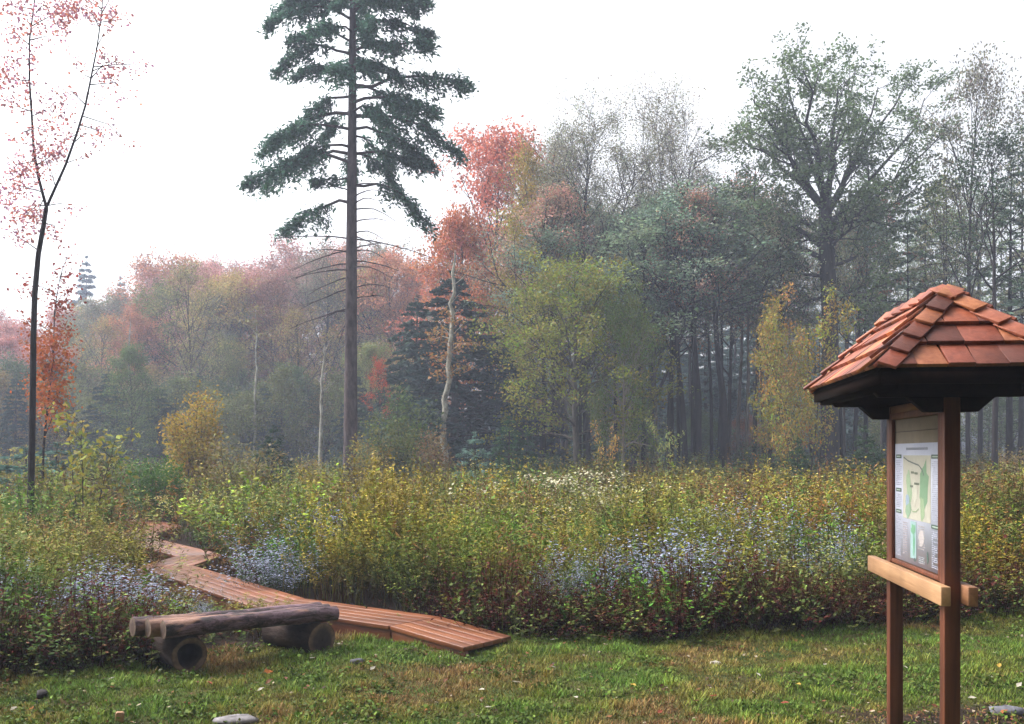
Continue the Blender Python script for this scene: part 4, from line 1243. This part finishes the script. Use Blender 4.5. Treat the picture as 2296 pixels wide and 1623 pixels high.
LEAFV = np.array([(-.5, 0, .0), (-.1, .30, .10), (.12, .22, .08), (.5, 0, .02), (.12, -.24, .12), (-.1, -.3, .06), (-.2, 0, -.02), (.2, 0, -.02)])
LEAFF = [(0, 6, 1, 1), (6, 7, 2, 1), (7, 3, 2, 2), (0, 5, 6, 6), (6, 5, 4, 7), (7, 4, 3, 3)]
lmb = MB(); lmb.add(LEAFV, [(6, 7, 2, 1), (6, 5, 4, 7)]); lmb.add(LEAFV[[0, 6, 1, 0]] + [(0, 0, 0), (0, 0, 0), (0, 0, 0), (.02, .01, 0)], [(0, 3, 1, 2)]); lmb.add(LEAFV[[0, 5, 6, 0]] + [(0, 0, 0), (0, 0, 0), (0, 0, 0), (.02, -.01, 0)], [(0, 1, 2, 3)])
lmb.add(LEAFV[[7, 3, 2, 3]] + [(0, 0, 0), (0, 0, 0), (0, 0, 0), (-.03, .02, .01)], [(0, 1, 3, 2)]); lmb.add(LEAFV[[7, 4, 3, 3]] + [(0, 0, 0), (0, 0, 0), (-.03, -.02, .01), (0, 0, 0)], [(0, 1, 2, 3)])
lme = lmb.mesh("fallen_leaf", M['leaf'])
SPOTS = [(602, 1517, .11, 'o'), (604, 1540, .07, 'b'), (585, 1558, .05, 'w'), (545, 1520, .08, 'b'), (640, 1535, .06, 'b'), (760, 1455, .06, 'w'), (700, 1490, .05, 'w'), (925, 1465, .05, 'w'), (810, 1503, .07, 'b'), (830, 1497, .07, 'o'), (836, 1510, .06, 'w'),
         (1000, 1535, .06, 'b'), (1155, 1536, .05, 'w'), (1080, 1555, .05, 'w'), (1240, 1500, .05, 'w'), (1420, 1545, .06, 'y'), (1095, 1600, .05, 'w'), (1290, 1575, .06, 'w'), (1560, 1590, .06, 'b'), (1600, 1575, .06, 'r'), (1760, 1590, .06, 'r'),
         (1700, 1520, .05, 'w'), (1790, 1540, .06, 'y'), (1850, 1490, .05, 'w'), (1915, 1560, .05, 'w'), (2020, 1535, .05, 'w'), (2030, 1500, .05, 'w'), (420, 1590, .08, 'r'), (470, 1545, .06, 'r'), (70, 1600, .07, 'o'), (30, 1598, .05, 'w'),
         (250, 1530, .05, 'w'), (360, 1505, .04, 'w'), (1240, 1445, .05, 'w'), (960, 1600, .06, 'o'), (870, 1585, .05, 'b'), (2220, 1520, .05, 'w'), (2240, 1500, .06, 'y'), (2180, 1565, .06, 'w'), (2285, 1540, .06, 'w'), (2250, 1600, .06, 'o'), (1480, 1610, .05, 'r')]
LC = {'o': ((.45, .16, .06), "curled orange"), 'b': ((.16, .07, .035), "brown"), 'w': ((.55, .50, .42), "pale dry"), 'y': ((.50, .33, .07), "yellow"), 'r': ((.30, .08, .05), "reddish")}
for (px, py, s_, kk) in SPOTS:
    d = EYE * F / (py - HY); x = sx(px, d)
    o = link("fallen_leaf", lme, None, (x, d, gzf(x, d) + .028)); o.scale = (s_, s_, s_)
    o.rotation_euler = (rl.uniform(-.4, .4), rl.uniform(-.5, .3), rl.uniform(0, 6)); o.color = (*LC[kk][0], 1)
    tag(o, "%s fallen leaf lying on the lawn" % LC[kk][1] if kk != 'o' or py != 1517 else "largest curled orange leaf lying on the lawn right of the bench", "leaf", "%s fallen leaves on the lawn" % LC[kk][1])


# ------------------------------------------------------------------ small stones
def rock(name, px, py, size, flat, label, col=(1, 1, 1), mat='stone', seed=1, dz=0.0):
    rng = np.random.default_rng(seed); d = EYE * F / (py - HY); x = sx(px, d)
    mb = MB(); nu, nv = 9, 7
    u = np.linspace(0, 2 * PI, nu, endpoint=False); w = np.linspace(-PI / 2, PI / 2, nv)
    vv = np.array([(math.cos(b) * math.cos(a) * (1 + .25 * math.sin(2 * a + seed)), math.cos(b) * math.sin(a), math.copysign(abs(math.sin(b)) ** .6, math.sin(b))) for b in w for a in u])
    vv *= 1 + rng.normal(size=(len(vv), 1)) * .06
    f = [(i * nu + j, i * nu + (j + 1) % nu, (i + 1) * nu + (j + 1) % nu, (i + 1) * nu + j) for i in range(nv - 1) for j in range(nu)]
    mb.add(vv * (size, size * .7, size * flat), f, col)
    o = link(name, mb.mesh(name, M[mat], True), None, (x, d, gzf(x, d) + size * flat * .45 + dz)); o.rotation_euler = (0, 0, rng.uniform(-.4, .4))
    return tag(o, label, "stone")


rock("flagstone", 530, 1620, .125, .2, "flat grey flagstone at the lawn's lower edge below the bench", (.75, .72, .75), seed=3, dz=.0)
rock("dark_stone", 95, 1552, .05, .6, "small dark stone at the upper end of the ditch", (.15, .12, .12), seed=4)
rock("grey_stone", 802, 1492, .055, .5, "dark grey stone near the front of the ramp", (.35, .35, .4), seed=6)
rock("grey_stone", 2255, 1595, .09, .4, "blue-grey stone in the bare soil beside the kiosk post", (.6, .62, .72), seed=8)
rock("pale_stone", 1605, 1488, .04, .5, "small pale stone on the lawn before the bank", (2.0, 1.9, 1.8), seed=9)
d = EYE * F / (1612 - HY); x = sx(268, d)
mb = MB(); mb.box((-.024, -.02, -.02), (.024, .02, .035)); mb.box((-.02, -.0205, .036), (.02, .016, .04))
o = link("wood_block", mb.mesh("wood_block", M['ledge']), None, (x, d, gzf(x, d) + .02), .003); o.rotation_euler = (0, .1, .4)
tag(o, "small pale wooden block in the grass beside the ditch", "block")

# ------------------------------------------------------------------ boardwalk
bw = empty("boardwalk", (PATH[0][0], PATH[0][1], 0)); tag(bw, "reddish zigzag plank boardwalk leading from a ramp into the meadow", "boardwalk")
HWD = .315; DZ = .15
rb = np.random.default_rng(160)


def deck(name, a, b, width, za, zb, ea=0.0, eb=0.0, fascia=True, sh0=0.0, sh1=0.0):
    """planks laid lengthwise from a to b; ea/eb lengthen the ends; sh: skew of the end cuts"""
    a = np.array(a); b = np.array(b); dv = b - a; L = np.linalg.norm(dv); ang = math.atan2(dv[1], dv[0])
    o = empty("deck_holder") if False else None
    mb = MB(); npl = 5; pw = width / npl
    for k in range(npl):
        y0, y1 = -width / 2 + k * pw + .003, -width / 2 + (k + 1) * pw - .003
        j0, j1 = rb.uniform(0, .006), rb.uniform(0, .006)
        t_ = rb.uniform(.8, 1.15)
        X0a, X0b = -ea + sh0 * y0 + j0, -ea + sh0 * y1 + j0; X1a, X1b = L + eb + sh1 * y0 - j1, L + eb + sh1 * y1 - j1
        dz0, dz1 = za, zb
        mb.hexa([(X0a, y0, dz0 - .038), (X1a, y0, dz1 - .038), (X1b, y1, dz1 - .038), (X0b, y1, dz0 - .038)],
                [(X0a, y0, dz0), (X1a, y0, dz1), (X1b, y1, dz1), (X0b, y1, dz0)], (t_, t_ * rb.uniform(.94, 1.03), t_ * rb.uniform(.9, 1.05)))
    e = link(name, mb.mesh(name, M['deck']), bw, (a[0] - PATH[0][0], a[1] - PATH[0][1], 0), .004); e.rotation_euler = (0, 0, ang)
    if fascia:
        for s_ in (-1, 1):
            mb = MB(); y0 = s_ * (width / 2 - .02); y1 = y0 - s_ * .035
            lo, hi = min(y0, y1), max(y0, y1)
            X0, X1 = -ea + sh0 * y0, L + eb + sh1 * y0
            mb.hexa([(X0, lo, min(za - .165, .0) - .02), (X1, lo, min(zb - .165, .0) - .02), (X1, hi, min(zb - .165, .0) - .02), (X0, hi, min(za - .165, .0) - .02)],
                    [(X0, lo, za - .040), (X1, lo, zb - .040), (X1, hi, zb - .040), (X0, hi, za - .040)], (.62, .6, .6))
            link("stringer", mb.mesh("stringer", M['deck']), e, (0, 0, 0), .003)
    return e


n_ = len(PATH)
for i in range(n_ - 1):
    p0, p1 = np.array(PATH[i]), np.array(PATH[i + 1])
    dv = (p1 - p0) / np.linalg.norm(p1 - p0)

    def skew(q0, q1, q2):
        u1 = (q1 - q0) / np.linalg.norm(q1 - q0); u2 = (q2 - q1) / np.linalg.norm(q2 - q1)
        th = math.atan2(u1[0] * u2[1] - u1[1] * u2[0], u1 @ u2)
        return math.tan(th / 2)
    s0 = skew(np.array(RAMP[1]), p0, p1) if i == 0 else skew(np.array(PATH[i - 1]), p0, p1)
    s1 = 0 if i == n_ - 2 else skew(p0, p1, np.array(PATH[i + 2]))
    deck("deck_section", p0, p1, HWD * 2, DZ, DZ, -.003, -.003, True, s0, -s1)
s0 = -math.tan(.5 * math.atan2(0, 1))
p0, p1 = np.array(RAMP[0]), np.array(RAMP[1])
q = np.array(PATH[1]) - np.array(PATH[0]); u1 = (p0 - p1) / np.linalg.norm(p0 - p1); u2 = q / np.linalg.norm(q)
th = math.atan2(u1[0] * u2[1] - u1[1] * u2[0], u1 @ u2)
deck("ramp", PATH[0], RAMP[1], HWD * 2 - .02, DZ, .092, -.004, 0, True, math.tan(-th / 2), -.12)

# ------------------------------------------------------------------ log bench
BC = np.array((-2.06, 7.70)); BA = math.radians(38.5)
bench = empty("log_bench", (BC[0], BC[1], 0), BA)
tag(bench, "rustic bench of three peeling logs laid across two dark log rounds", "bench")
rg = np.random.default_rng(170)


def log_tube(mb, p0, p1, r0, r1, rng, nseg=26, sides=20, hollow=None, rough=.05, knots=5, cap_tone=(.10, .06, .045), rim_tone=(.17, .12, .09)):
    p0, p1 = np.array(p0, float), np.array(p1, float); ax = (p1 - p0) / np.linalg.norm(p1 - p0)
    a = np.cross(ax, (0, 0, 1)); a /= np.linalg.norm(a); b = np.cross(a, ax)
    t = np.linspace(0, 1, nseg); th = np.arange(sides) * 2 * PI / sides
    T, H = np.meshgrid(t, th, indexing='ij'); sd = rng.uniform(0, 50)
    rad = (r0 + (r1 - r0) * T) * (1 + rough * 2 * (vnoise(T * 9 + sd, np.cos(H) * 1.5 + np.sin(H) * .8, 1.0, 3) - .5) + rough * (vnoise(T * 30 + sd, H * 2, 1, 6) - .5))
    for _ in range(knots):
        kt, kh = rng.uniform(.05, .95), rng.uniform(0, 2 * PI); dh = np.angle(np.exp(1j * (H - kh)))
        rad += .16 * r0 * np.exp(-((T - kt) / .02) ** 2 - (dh / .25) ** 2)
    bow = .010 * np.sin(T * PI) * rng.normal()
    c = p0[None, None] + (p1 - p0)[None, None] * T[..., None] + bow[..., None] * b
    v = c + rad[..., None] * (np.cos(H)[..., None] * a + np.sin(H)[..., None] * b)
    i = np.arange(nseg - 1)[:, None] * sides; j = np.arange(sides)[None]; k = (j + 1) % sides
    mb.add(v.reshape(-1, 3), np.stack([i + j, i + sides + j, i + sides + k, i + k], -1).reshape(-1, 4), (1, 1, 1), 0)
    for end, cpt, sg in ((0, p0, -1), (nseg - 1, p1, 1)):
        ring = v[end]; rings = [ring]; cols = [np.array(rim_tone) * .5]
        if hollow and end == 0:
            fr, depth = hollow
            steps = [(.9, 0, rim_tone), (fr + .05, 0, np.array(rim_tone) * .8), (fr, -.01, np.array(rim_tone) * .3), (fr * .92, -depth, (.02, .012, .010)), (.02, -depth - .01, (.012, .008, .006))]
        else:
            steps = [(.93, 0, rim_tone), (.6, .003, cap_tone), (.3, .004, np.array(cap_tone) * .8), (.03, .004, np.array(cap_tone) * .5)]
        for fr_, off, tn in steps:
            wob = 1 + (.06 * np.sin(3 * th + sd) if fr_ < .9 else 0)
            rings.append(cpt + (ring - cpt) * (fr_ * (wob if np.ndim(wob) else 1) if np.ndim(wob) == 0 else fr_ * wob[:, None]) + ax * off * sg); cols.append(np.array(tn))
        V = np.concatenate(rings); C = np.repeat(np.array(cols), sides, 0); fs = []
        for q_ in range(len(rings) - 1):
            for jj_ in range(sides):
                k_ = (jj_ + 1) % sides
                fs.append((q_ * sides + jj_, q_ * sides + k_, (q_ + 1) * sides + k_, (q_ + 1) * sides + jj_) if sg > 0 else (q_ * sides + k_, q_ * sides + jj_, (q_ + 1) * sides + jj_, (q_ + 1) * sides + k_))
        mb.add(V, fs, C, 1)


for (yy, r, xa, xb, zc) in [(-.118, .058, -.68, .72, .305), (.0, .060, -.75, .71, .309), (.122, .062, -.82, .70, .310)]:
    mb = MB(); log_tube(mb, (xa, yy, zc + .026), (xb, yy, zc + .008), r * 1.16, r * 1.0, rg, 60, 24, rough=.06, knots=9)
    link("seat_log", mb.mesh("seat_log", [M['log'], M['endgrain']], True), bench)


def support(px, py_c, d, r, nx, ny, length, hollow):
    c = np.array((sx(px, d), d)); nv = np.array((nx, ny)); nv /= np.linalg.norm(nv)
    ca, sa = math.cos(-BA), math.sin(-BA)
    loc = lambda q: ((q - BC)[0] * ca - (q - BC)[1] * sa, (q - BC)[0] * sa + (q - BC)[1] * ca)
    f_ = loc(c); b_ = loc(c - nv * length)
    mb = MB(); log_tube(mb, (f_[0], f_[1], r - .008), (b_[0], b_[1], r - .008), r, r * .97, rg, 18, 28, hollow, .05, 3, (.035, .022, .019), (.15, .095, .06))
    link("support_log", mb.mesh("support_log", [M['log_dark'], M['endgrain']], True), bench)


support(426, 1469, 7.30, .133, .62, -.78, .56, (.68, .16))
support(722, 1433, 7.90, .132, .78, -.62, .60, None)

# ------------------------------------------------------------------ kiosk
KX, KY = 2.145, 5.237
ki = empty("trail_kiosk", (KX, KY, 0), -math.atan(.12))
tag(ki, "cedar shingled trail kiosk on two posts holding a map board", "kiosk")
PS = .037
for yy in (-.5, .5):
    mb = MB(); mb.box((-PS, yy - PS, -.25), (PS, yy + PS, 1.87)); link("post", mb.mesh("post", M['cedar_z']), ki, bevel=.004)
rk = np.random.default_rng(180)
# ledges, one on each face
for s_, nm in ((-1, "ledge"), (1, "ledge")):
    mb = MB(); x0, x1 = s_ * (PS + .001), s_ * (PS + .046)
    mb.box((min(x0, x1), -.64, .895), (max(x0, x1), .80 if s_ < 0 else .62, .985)); link(nm, mb.mesh(nm, M['ledge' if s_ < 0 else 'cedar_y']), ki, bevel=.004)
# board between the posts, frame and poster
mb = MB(); mb.box((-.012, -.462, .93), (.012, .462, 1.83))
board = link("backboard", mb.mesh("backboard", simple("plywood", (.19, .15, .10), .7, .15, 8)), ki)
fr = MB()
fr.box((-.034, -.4625, .987), (-.0125, -.425, 1.83)); fr.box((-.034, .437, .987), (-.0125, .4625, 1.83)); fr.box((-.034, -.4245, 1.795), (-.0125, .4365, 1.83)); fr.box((-.032, -.4245, .986), (-.0125, .4365, 1.008), (1.3, 1.3, 1.2))
link("frame", fr.mesh("frame", M['cedar_z']), ki, bevel=.002)
seam = MB(); seam.box((-.0135, -.4235, 1.722), (-.0122, .4355, 1.726)); link("board_seam", seam.mesh("board_seam", simple("shadow_gap", (.06, .045, .03))), board)
# poster in local (u: from far/left edge to near/right edge, v: up), u 0..1 maps y .432 -> -.42
U0, U1, V0, V1 = .432, -.420, 1.012, 1.658
PX = -.0150


def prect(mb, u0, v0, u1, v1, off, c):
    y0, y1 = U0 + (U1 - U0) * u0, U0 + (U1 - U0) * u1; z0, z1 = V0 + (V1 - V0) * v0, V0 + (V1 - V0) * v1
    x_ = PX - off
    mb.add([(x_, y0, z0), (x_, y1, z0), (x_, y1, z1), (x_, y0, z1)], [(0, 1, 2, 3)], c)


pb = MB(); pb.box((-.0148, U1, V0), (-.0128, U0, V1)); poster = link("map_poster", pb.mesh("map_poster", M['paper']), ki)
ink = MB()
prect(ink, .20, .37, .80, .90, .0012, (.42, .40, .33))          # map ground


def blob(mb, cu, cv, ru, rv, c, off, ang=0.0, wob=.25, seed=0):
    rng = np.random.default_rng(seed); n_b = 14; th = np.linspace(0, 2 * PI, n_b, endpoint=False)
    r = 1 + rng.uniform(-wob, wob, n_b)
    u_ = ru * r * np.cos(th); v_ = rv * r * np.sin(th)
    uu = cu + u_ * math.cos(ang) - v_ * math.sin(ang); vv_ = cv + u_ * math.sin(ang) + v_ * math.cos(ang)
    yy_ = U0 + (U1 - U0) * np.append(uu, cu); zz_ = V0 + (V1 - V0) * np.append(vv_, cv)
    P_ = np.stack([np.full(n_b + 1, PX - off), yy_, zz_], 1)
    mb.add(P_, [(n_b, j_, (j_ + 1) % n_b, (j_ + 2) % n_b) for j_ in range(0, n_b, 2)], c)


blob(ink, .66, .64, .085, .20, (.17, .28, .17), .0018, -.12, seed=1); blob(ink, .63, .47, .05, .10, (.26, .34, .21), .0022, .1, seed=2)
blob(ink, .34, .64, .06, .14, (.28, .37, .24), .0018, .25, seed=3); blob(ink, .32, .47, .06, .09, (.22, .32, .22), .0022, 0, seed=4)
blob(ink, .30, .53, .04, .05, (.25, .32, .40), .0026, 0, seed=5); blob(ink, .47, .60, .06, .1, (.46, .45, .37), .0022, 0, seed=6)


def pline(mb, pts, w, c, off):
    for (a0, b0), (a1, b1) in zip(pts[:-1], pts[1:]):
        du, dv_ = a1 - a0, b1 - b0; L_ = math.hypot(du, dv_); nu_, nv_ = -dv_ / L_ * w, du / L_ * w
        pp = [(a0 + nu_, b0 + nv_), (a0 - nu_, b0 - nv_), (a1 - nu_, b1 - nv_), (a1 + nu_, b1 + nv_)]
        mb.add([(PX - off, U0 + (U1 - U0) * u_, V0 + (V1 - V0) * v_) for u_, v_ in pp], [(0, 1, 2, 3)], c)


pline(ink, [(.22, .885), (.32, .855), (.45, .835), (.56, .82), (.63, .785), (.67, .74)], .006, (.10, .12, .12), .0030)
pline(ink, [(.36, .47), (.43, .435), (.50, .44), (.56, .47)], .004, (.2, .3, .16), .0030)
for (u_, v_) in [(.39, .75), (.47, .745), (.46, .66), (.37, .635), (.50, .66)]:
    prect(ink, u_, v_, u_ + .07, v_ + .018, .0034, (.14, .16, .12))
link("trail_map", ink.mesh("trail_map", M['print']), poster)
tx = MB()
prect(tx, .27, .945, .74, .965, .0012, (.20, .21, .25))
link("title_line", tx.mesh("title_line", M['print']), poster)
for (u_, v_, w_) in [(.03, .875, .13), (.03, .585, .13), (.03, .40, .13), (.81, .875, .16), (.81, .335, .17)]:
    tx = MB()
    prect(tx, u_, v_, u_ + w_, v_ + .032, .0012, (.05, .085, .06))
    prect(tx, u_ + .02, v_ + .011, u_ + w_ - .02, v_ + .021, .0018, (.35, .42, .36))
    link("heading", tx.mesh("heading", M['print']), poster)


def textcol(u0, u1, v0, v1, c, n_l):
    tx = MB()
    for q_ in range(n_l):
        v_ = v1 - (v1 - v0) * (q_ + .5) / n_l; e_ = u0
        while e_ < u1 - .012:
            w_ = rk.uniform(.012, .04)
            prect(tx, e_, v_ - .0045, min(e_ + w_, u1), v_ + .0035, .0012, np.array(c) * rk.uniform(.8, 1.15)); e_ += w_ + .007
            if rk.random() < .05:
                break
    link("text_column", tx.mesh("text_column", M['print']), poster)


textcol(.03, .17, .64, .86, (.37, .38, .46), 14); textcol(.03, .17, .45, .57, (.37, .38, .46), 8); textcol(.03, .16, .03, .385, (.37, .38, .46), 22)
textcol(.82, .98, .39, .86, (.36, .37, .46), 30); textcol(.82, .98, .03, .32, (.36, .37, .46), 19)
textcol(.20, .30, .06, .34, (.38, .33, .35), 15); textcol(.54, .68, .14, .34, (.38, .35, .35), 10); textcol(.55, .68, .03, .09, (.32,.34,.37), 4)
pic = MB()
prect(pic, .37, .05, .50, .355, .0012, (.26, .38, .38)); blob(pic, .435, .29, .045, .045, (.14, .30, .18), .0018, seed=7); blob(pic, .45, .16, .02, .10, (.12, .30, .18), .0022, seed=8); prect(pic, .455, .03, .49, .06, .0026, (.08, .1, .1))
blob(pic, .74, .09, .016, .05, (.05, .09, .08), .0018, seed=9); blob(pic, .61, .24, .05, .07, (.42, .38, .37), .0010, seed=10)
link("plant_pictures", pic.mesh("plant_pictures", M['print']), poster)
# beams: bracket beam across each post, headers lengthwise
for yy in (-.5, .5):
    mb = MB(); z0, z1 = 1.872, 1.955
    xs_ = .40
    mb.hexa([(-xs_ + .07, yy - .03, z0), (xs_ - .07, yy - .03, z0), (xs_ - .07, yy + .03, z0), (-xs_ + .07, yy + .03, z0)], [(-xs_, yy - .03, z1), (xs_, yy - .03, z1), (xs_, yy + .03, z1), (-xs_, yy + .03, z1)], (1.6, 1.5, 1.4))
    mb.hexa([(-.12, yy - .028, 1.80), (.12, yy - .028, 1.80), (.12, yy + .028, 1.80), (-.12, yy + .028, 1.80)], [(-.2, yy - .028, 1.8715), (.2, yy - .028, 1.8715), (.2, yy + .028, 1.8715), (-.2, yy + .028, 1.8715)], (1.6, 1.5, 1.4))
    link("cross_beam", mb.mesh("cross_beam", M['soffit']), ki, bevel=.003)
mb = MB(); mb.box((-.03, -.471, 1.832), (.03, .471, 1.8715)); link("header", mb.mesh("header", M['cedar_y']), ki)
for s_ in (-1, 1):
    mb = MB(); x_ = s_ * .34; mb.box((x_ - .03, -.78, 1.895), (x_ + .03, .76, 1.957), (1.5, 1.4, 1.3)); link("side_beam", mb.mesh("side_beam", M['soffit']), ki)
# roof
HWR, YN, YF, ZE, ZR, RN, RF = .428, -.905, .72, 1.985, 2.395, -.42, .54
roof_b = MB()
roof_b.box((-HWR + .02, YN + .02, 1.958), (HWR - .02, YF - .02, 1.972), (1.3, 1.2, 1.1))
th_ = .02
E = dict(nl=np.array((-HWR, YN, ZE)), nr=np.array((HWR, YN, ZE)), fl=np.array((-HWR, YF, ZE)), frr=np.array((HWR, YF, ZE)), a=np.array((0, RN, ZR)), b=np.array((0, RF, ZR)))
up_ = np.array((0, 0, -.022))
# core hull under the shingles
hv = [E['nl'] + up_, E['nr'] + up_, E['frr'] + up_, E['fl'] + up_, E['a'] + up_, E['b'] + up_]
roof_b.add(hv, [(0, 4, 5, 3), (1, 2, 5, 4)], (1, 1, 1)); roof_b.add([hv[0], hv[1], hv[4], hv[4] + np.array((0, .002, 0))], [(0, 1, 2, 3)]); roof_b.add([hv[2], hv[3], hv[5], hv[5] - np.array((0, .002, 0))], [(0, 1, 2, 3)])
# fascia boards
for (A_, B_) in (('nl', 'nr'), ('nr', 'frr'), ('frr', 'fl'), ('fl', 'nl')):
    p, q_ = E[A_], E[B_]; dd = (q_ - p) / np.linalg.norm(q_ - p); nn = np.array((-dd[1], dd[0], 0)) * .022
    lo = np.array((0, 0, -.075)); hi = np.array((0, 0, -.012)); i0 = dd * .022 + nn * .5; i1 = -dd * .022 + nn * .5
    roof_b.hexa([p + i0 + lo, q_ + i1 + lo, q_ + i1 + nn + lo, p + i0 + nn + lo], [p + i0 + hi, q_ + i1 + hi, q_ + i1 + nn + hi, p + i0 + nn + hi], (1.4, 1.3, 1.2))
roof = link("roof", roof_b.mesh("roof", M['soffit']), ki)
for yy in np.linspace(YN + .14, YF - .14, 7):      # rafter tails under the eaves
    pass
SHC = [(1.0, .95, .80), (1.0, .78, .72), (.90, .66, .62), (.38, .30, .36), (1.15, 1.12, .78), (.78, .52, .50), (1.08, .92, .9), (.62, .44, .46), (.46, .33, .33), (.5, .38, .42)]


def course_face(e0, e1, a0, a1, ncourse, wid, seedv):
    rng = np.random.default_rng(seedv); mb = MB()
    n_out = np.cross(e1 - e0, a0 - e0); n_out /= np.linalg.norm(n_out)
    if n_out[2] < 0:
        n_out = -n_out
    Lp = lambda s, v: (e0 + (e1 - e0) * s) * (1 - v) + (a0 + (a1 - a0) * s) * v
    for k in range(ncourse):
        v0 = k / ncourse - (.02 if k == 0 else 0); v1 = min(1.0, (k + 1) / ncourse + .03)
        left, right = Lp(0, v0), Lp(1, v0); Lw = np.linalg.norm(right - left); s = 0.0
        l1, r1 = Lp(0, v1), Lp(1, v1); w1 = np.linalg.norm(r1 - l1)
        ex = (right - left) / Lw; off0 = (l1 - left) @ ex; off1 = (r1 - left) @ ex
        upv = l1 - left - ex * off0
        while s < Lw - .01:
            w = rng.uniform(*wid)
            if Lw - s - w < .06:
                w = Lw - s
            x0, x1 = s + .0015, s + w - .0015
            sk = rng.uniform(-.012, .012)
            t0, t1 = min(max(x0 + sk, off0), off1), min(max(x1 + sk, off0), off1)
            thk = rng.uniform(.017, .024); dj = rng.uniform(-.006, .006)
            b0, b1 = left + ex * x0 + upv * dj / .1 * .1, left + ex * x1 + upv * dj / .1 * .1
            c0, c1 = left + ex * t0 + upv, left + ex * t1 + upv
            col = np.array(SHC[rng.integers(0, len(SHC))]) * rng.uniform(.9, 1.08)
            lift0, lift1 = n_out * (.004), n_out * (.004 + thk)
            if t1 - t0 < .004:
                c1 = c0 + ex * .002
            mb.hexa([b0 + lift0, b1 + lift0, c1 - n_out * .006, c0 - n_out * .006], [b0 + lift1, b1 + lift1, c1 + n_out * .004, c0 + n_out * .004], col)
            s += w
    return mb


sh = MB()
for (e0, e1, a0, a1, seedv) in ((E['fl'], E['nl'], E['b'], E['a'], 3), (E['nl'], E['nr'], E['a'], E['a'] + np.array((.004, 0, 0)), 5), (E['nr'], E['frr'], E['a'], E['b'], 7), (E['frr'], E['fl'], E['b'], E['b'] - np.array((.004, 0, 0)), 9)):
    cm_ = course_face(e0, e1, a0, a1, 4 if seedv in (3, 7) else 4, (.08, .15) if seedv in (3, 7) else (.09, .19), seedv)
    sh.v += cm_.v; sh.f += [f_ + sh.n for f_ in cm_.f] if False else []
    # re-add with offsets
    base_n = 0
    sh.v = sh.v[:-len(cm_.v)]
    for v_, f_, c_, m_ in zip(cm_.v, cm_.f, cm_.c, cm_.m):
        sh.add(v_, f_ - base_n, c_); base_n += len(v_)
link("shingles", sh.mesh("shingles", M['shingle']), roof, bevel=.002)
cap = MB()


def hip(p, q_, nA, nB, w, ln, seedv):
    """overlapping pairs of cap boards from p (low) to q_ (high); nA/nB: directions down each face, perpendicular to the hip"""
    rng = np.random.default_rng(seedv); ax = q_ - p; L_ = np.linalg.norm(ax); ax = ax / L_; s = -.02
    while s < L_ - .03:
        e = min(s + ln * 1.2, L_ + .02)
        for nd, other in ((nA, nB), (nB, nA)):
            up = np.cross(ax, nd); up /= np.linalg.norm(up)
            if up[2] < 0:
                up = -up
            col = np.array(SHC[rng.integers(0, len(SHC))]) * rng.uniform(.9, 1.05)
            l0, l1 = .030, .018; t = .016
            a_, b_ = p + ax * s, p + ax * e
            mb_lo = [a_ + up * l0, a_ + nd * w + up * l0, b_ + nd * w + up * l1, b_ + up * l1]
            mb_hi = [a_ + up * (l0 + t), a_ + nd * w + up * (l0 + t), b_ + nd * w + up * (l1 + t * .4), b_ + up * (l1 + t * .4)]
            cap.hexa(mb_lo, mb_hi, col)
        s += ln


def down(face_n, ax):
    d_ = np.cross(face_n, ax); d_ /= np.linalg.norm(d_)
    return d_ if d_[2] < 0 else -d_


def fn(p, q_, r_):
    n0 = np.cross(q_ - p, r_ - p); n0 /= np.linalg.norm(n0)
    return n0 if n0[2] > 0 else -n0


NL_, NN_, NR_, NF_ = fn(E['nl'], E['fl'], E['a']), fn(E['nl'], E['nr'], E['a']), fn(E['nr'], E['frr'], E['a']), fn(E['fl'], E['frr'], E['b'])


def outd(face_n, p, q_, inside):
    ax = (q_ - p) / np.linalg.norm(q_ - p); d_ = np.cross(face_n, ax); d_ /= np.linalg.norm(d_)
    return d_ if d_ @ (inside - p) > 0 else -d_


hip(E['nl'], E['a'], outd(NL_, E['nl'], E['a'], E['fl']), outd(NN_, E['nl'], E['a'], E['nr']), .085, .135, 1)
hip(E['nr'], E['a'], outd(NR_, E['nr'], E['a'], E['frr']), outd(NN_, E['nr'], E['a'], E['nl']), .085, .135, 2)
hip(E['fl'], E['b'], outd(NL_, E['fl'], E['b'], E['nl']), outd(NF_, E['fl'], E['b'], E['frr']), .085, .135, 3)
hip(E['frr'], E['b'], outd(NR_, E['frr'], E['b'], E['nr']), outd(NF_, E['frr'], E['b'], E['fl']), .085, .135, 4)
hip(E['b'] + np.array((0, -.0, .0)), E['a'], outd(NL_, E['b'], E['a'], E['nl']), outd(NR_, E['b'], E['a'], E['nr']), .085, .17, 5)
link("ridge_caps", cap.mesh("ridge_caps", M['shingle']), roof, bevel=.002)

# ------------------------------------------------------------------ haze
hz = MB(); hz.box((-156, -64, -1.6), (156, 156, 34))
hm = bpy.data.materials.new("haze"); hm.use_nodes = True
hn = hm.node_tree.nodes; hn.remove(hn["Principled BSDF"])
pv = hn.new("ShaderNodeVolumePrincipled")
pv.inputs["Color"].default_value = (.72, .79, 1.0, 1)
pv.inputs["Density"].default_value = .0020
pv.inputs["Anisotropy"].default_value = .2
hm.node_tree.links.new(pv.outputs[0], hn["Material Output"].inputs["Volume"])
ho = link("haze", hz.mesh("haze", hm)); ho["kind"] = "stuff"
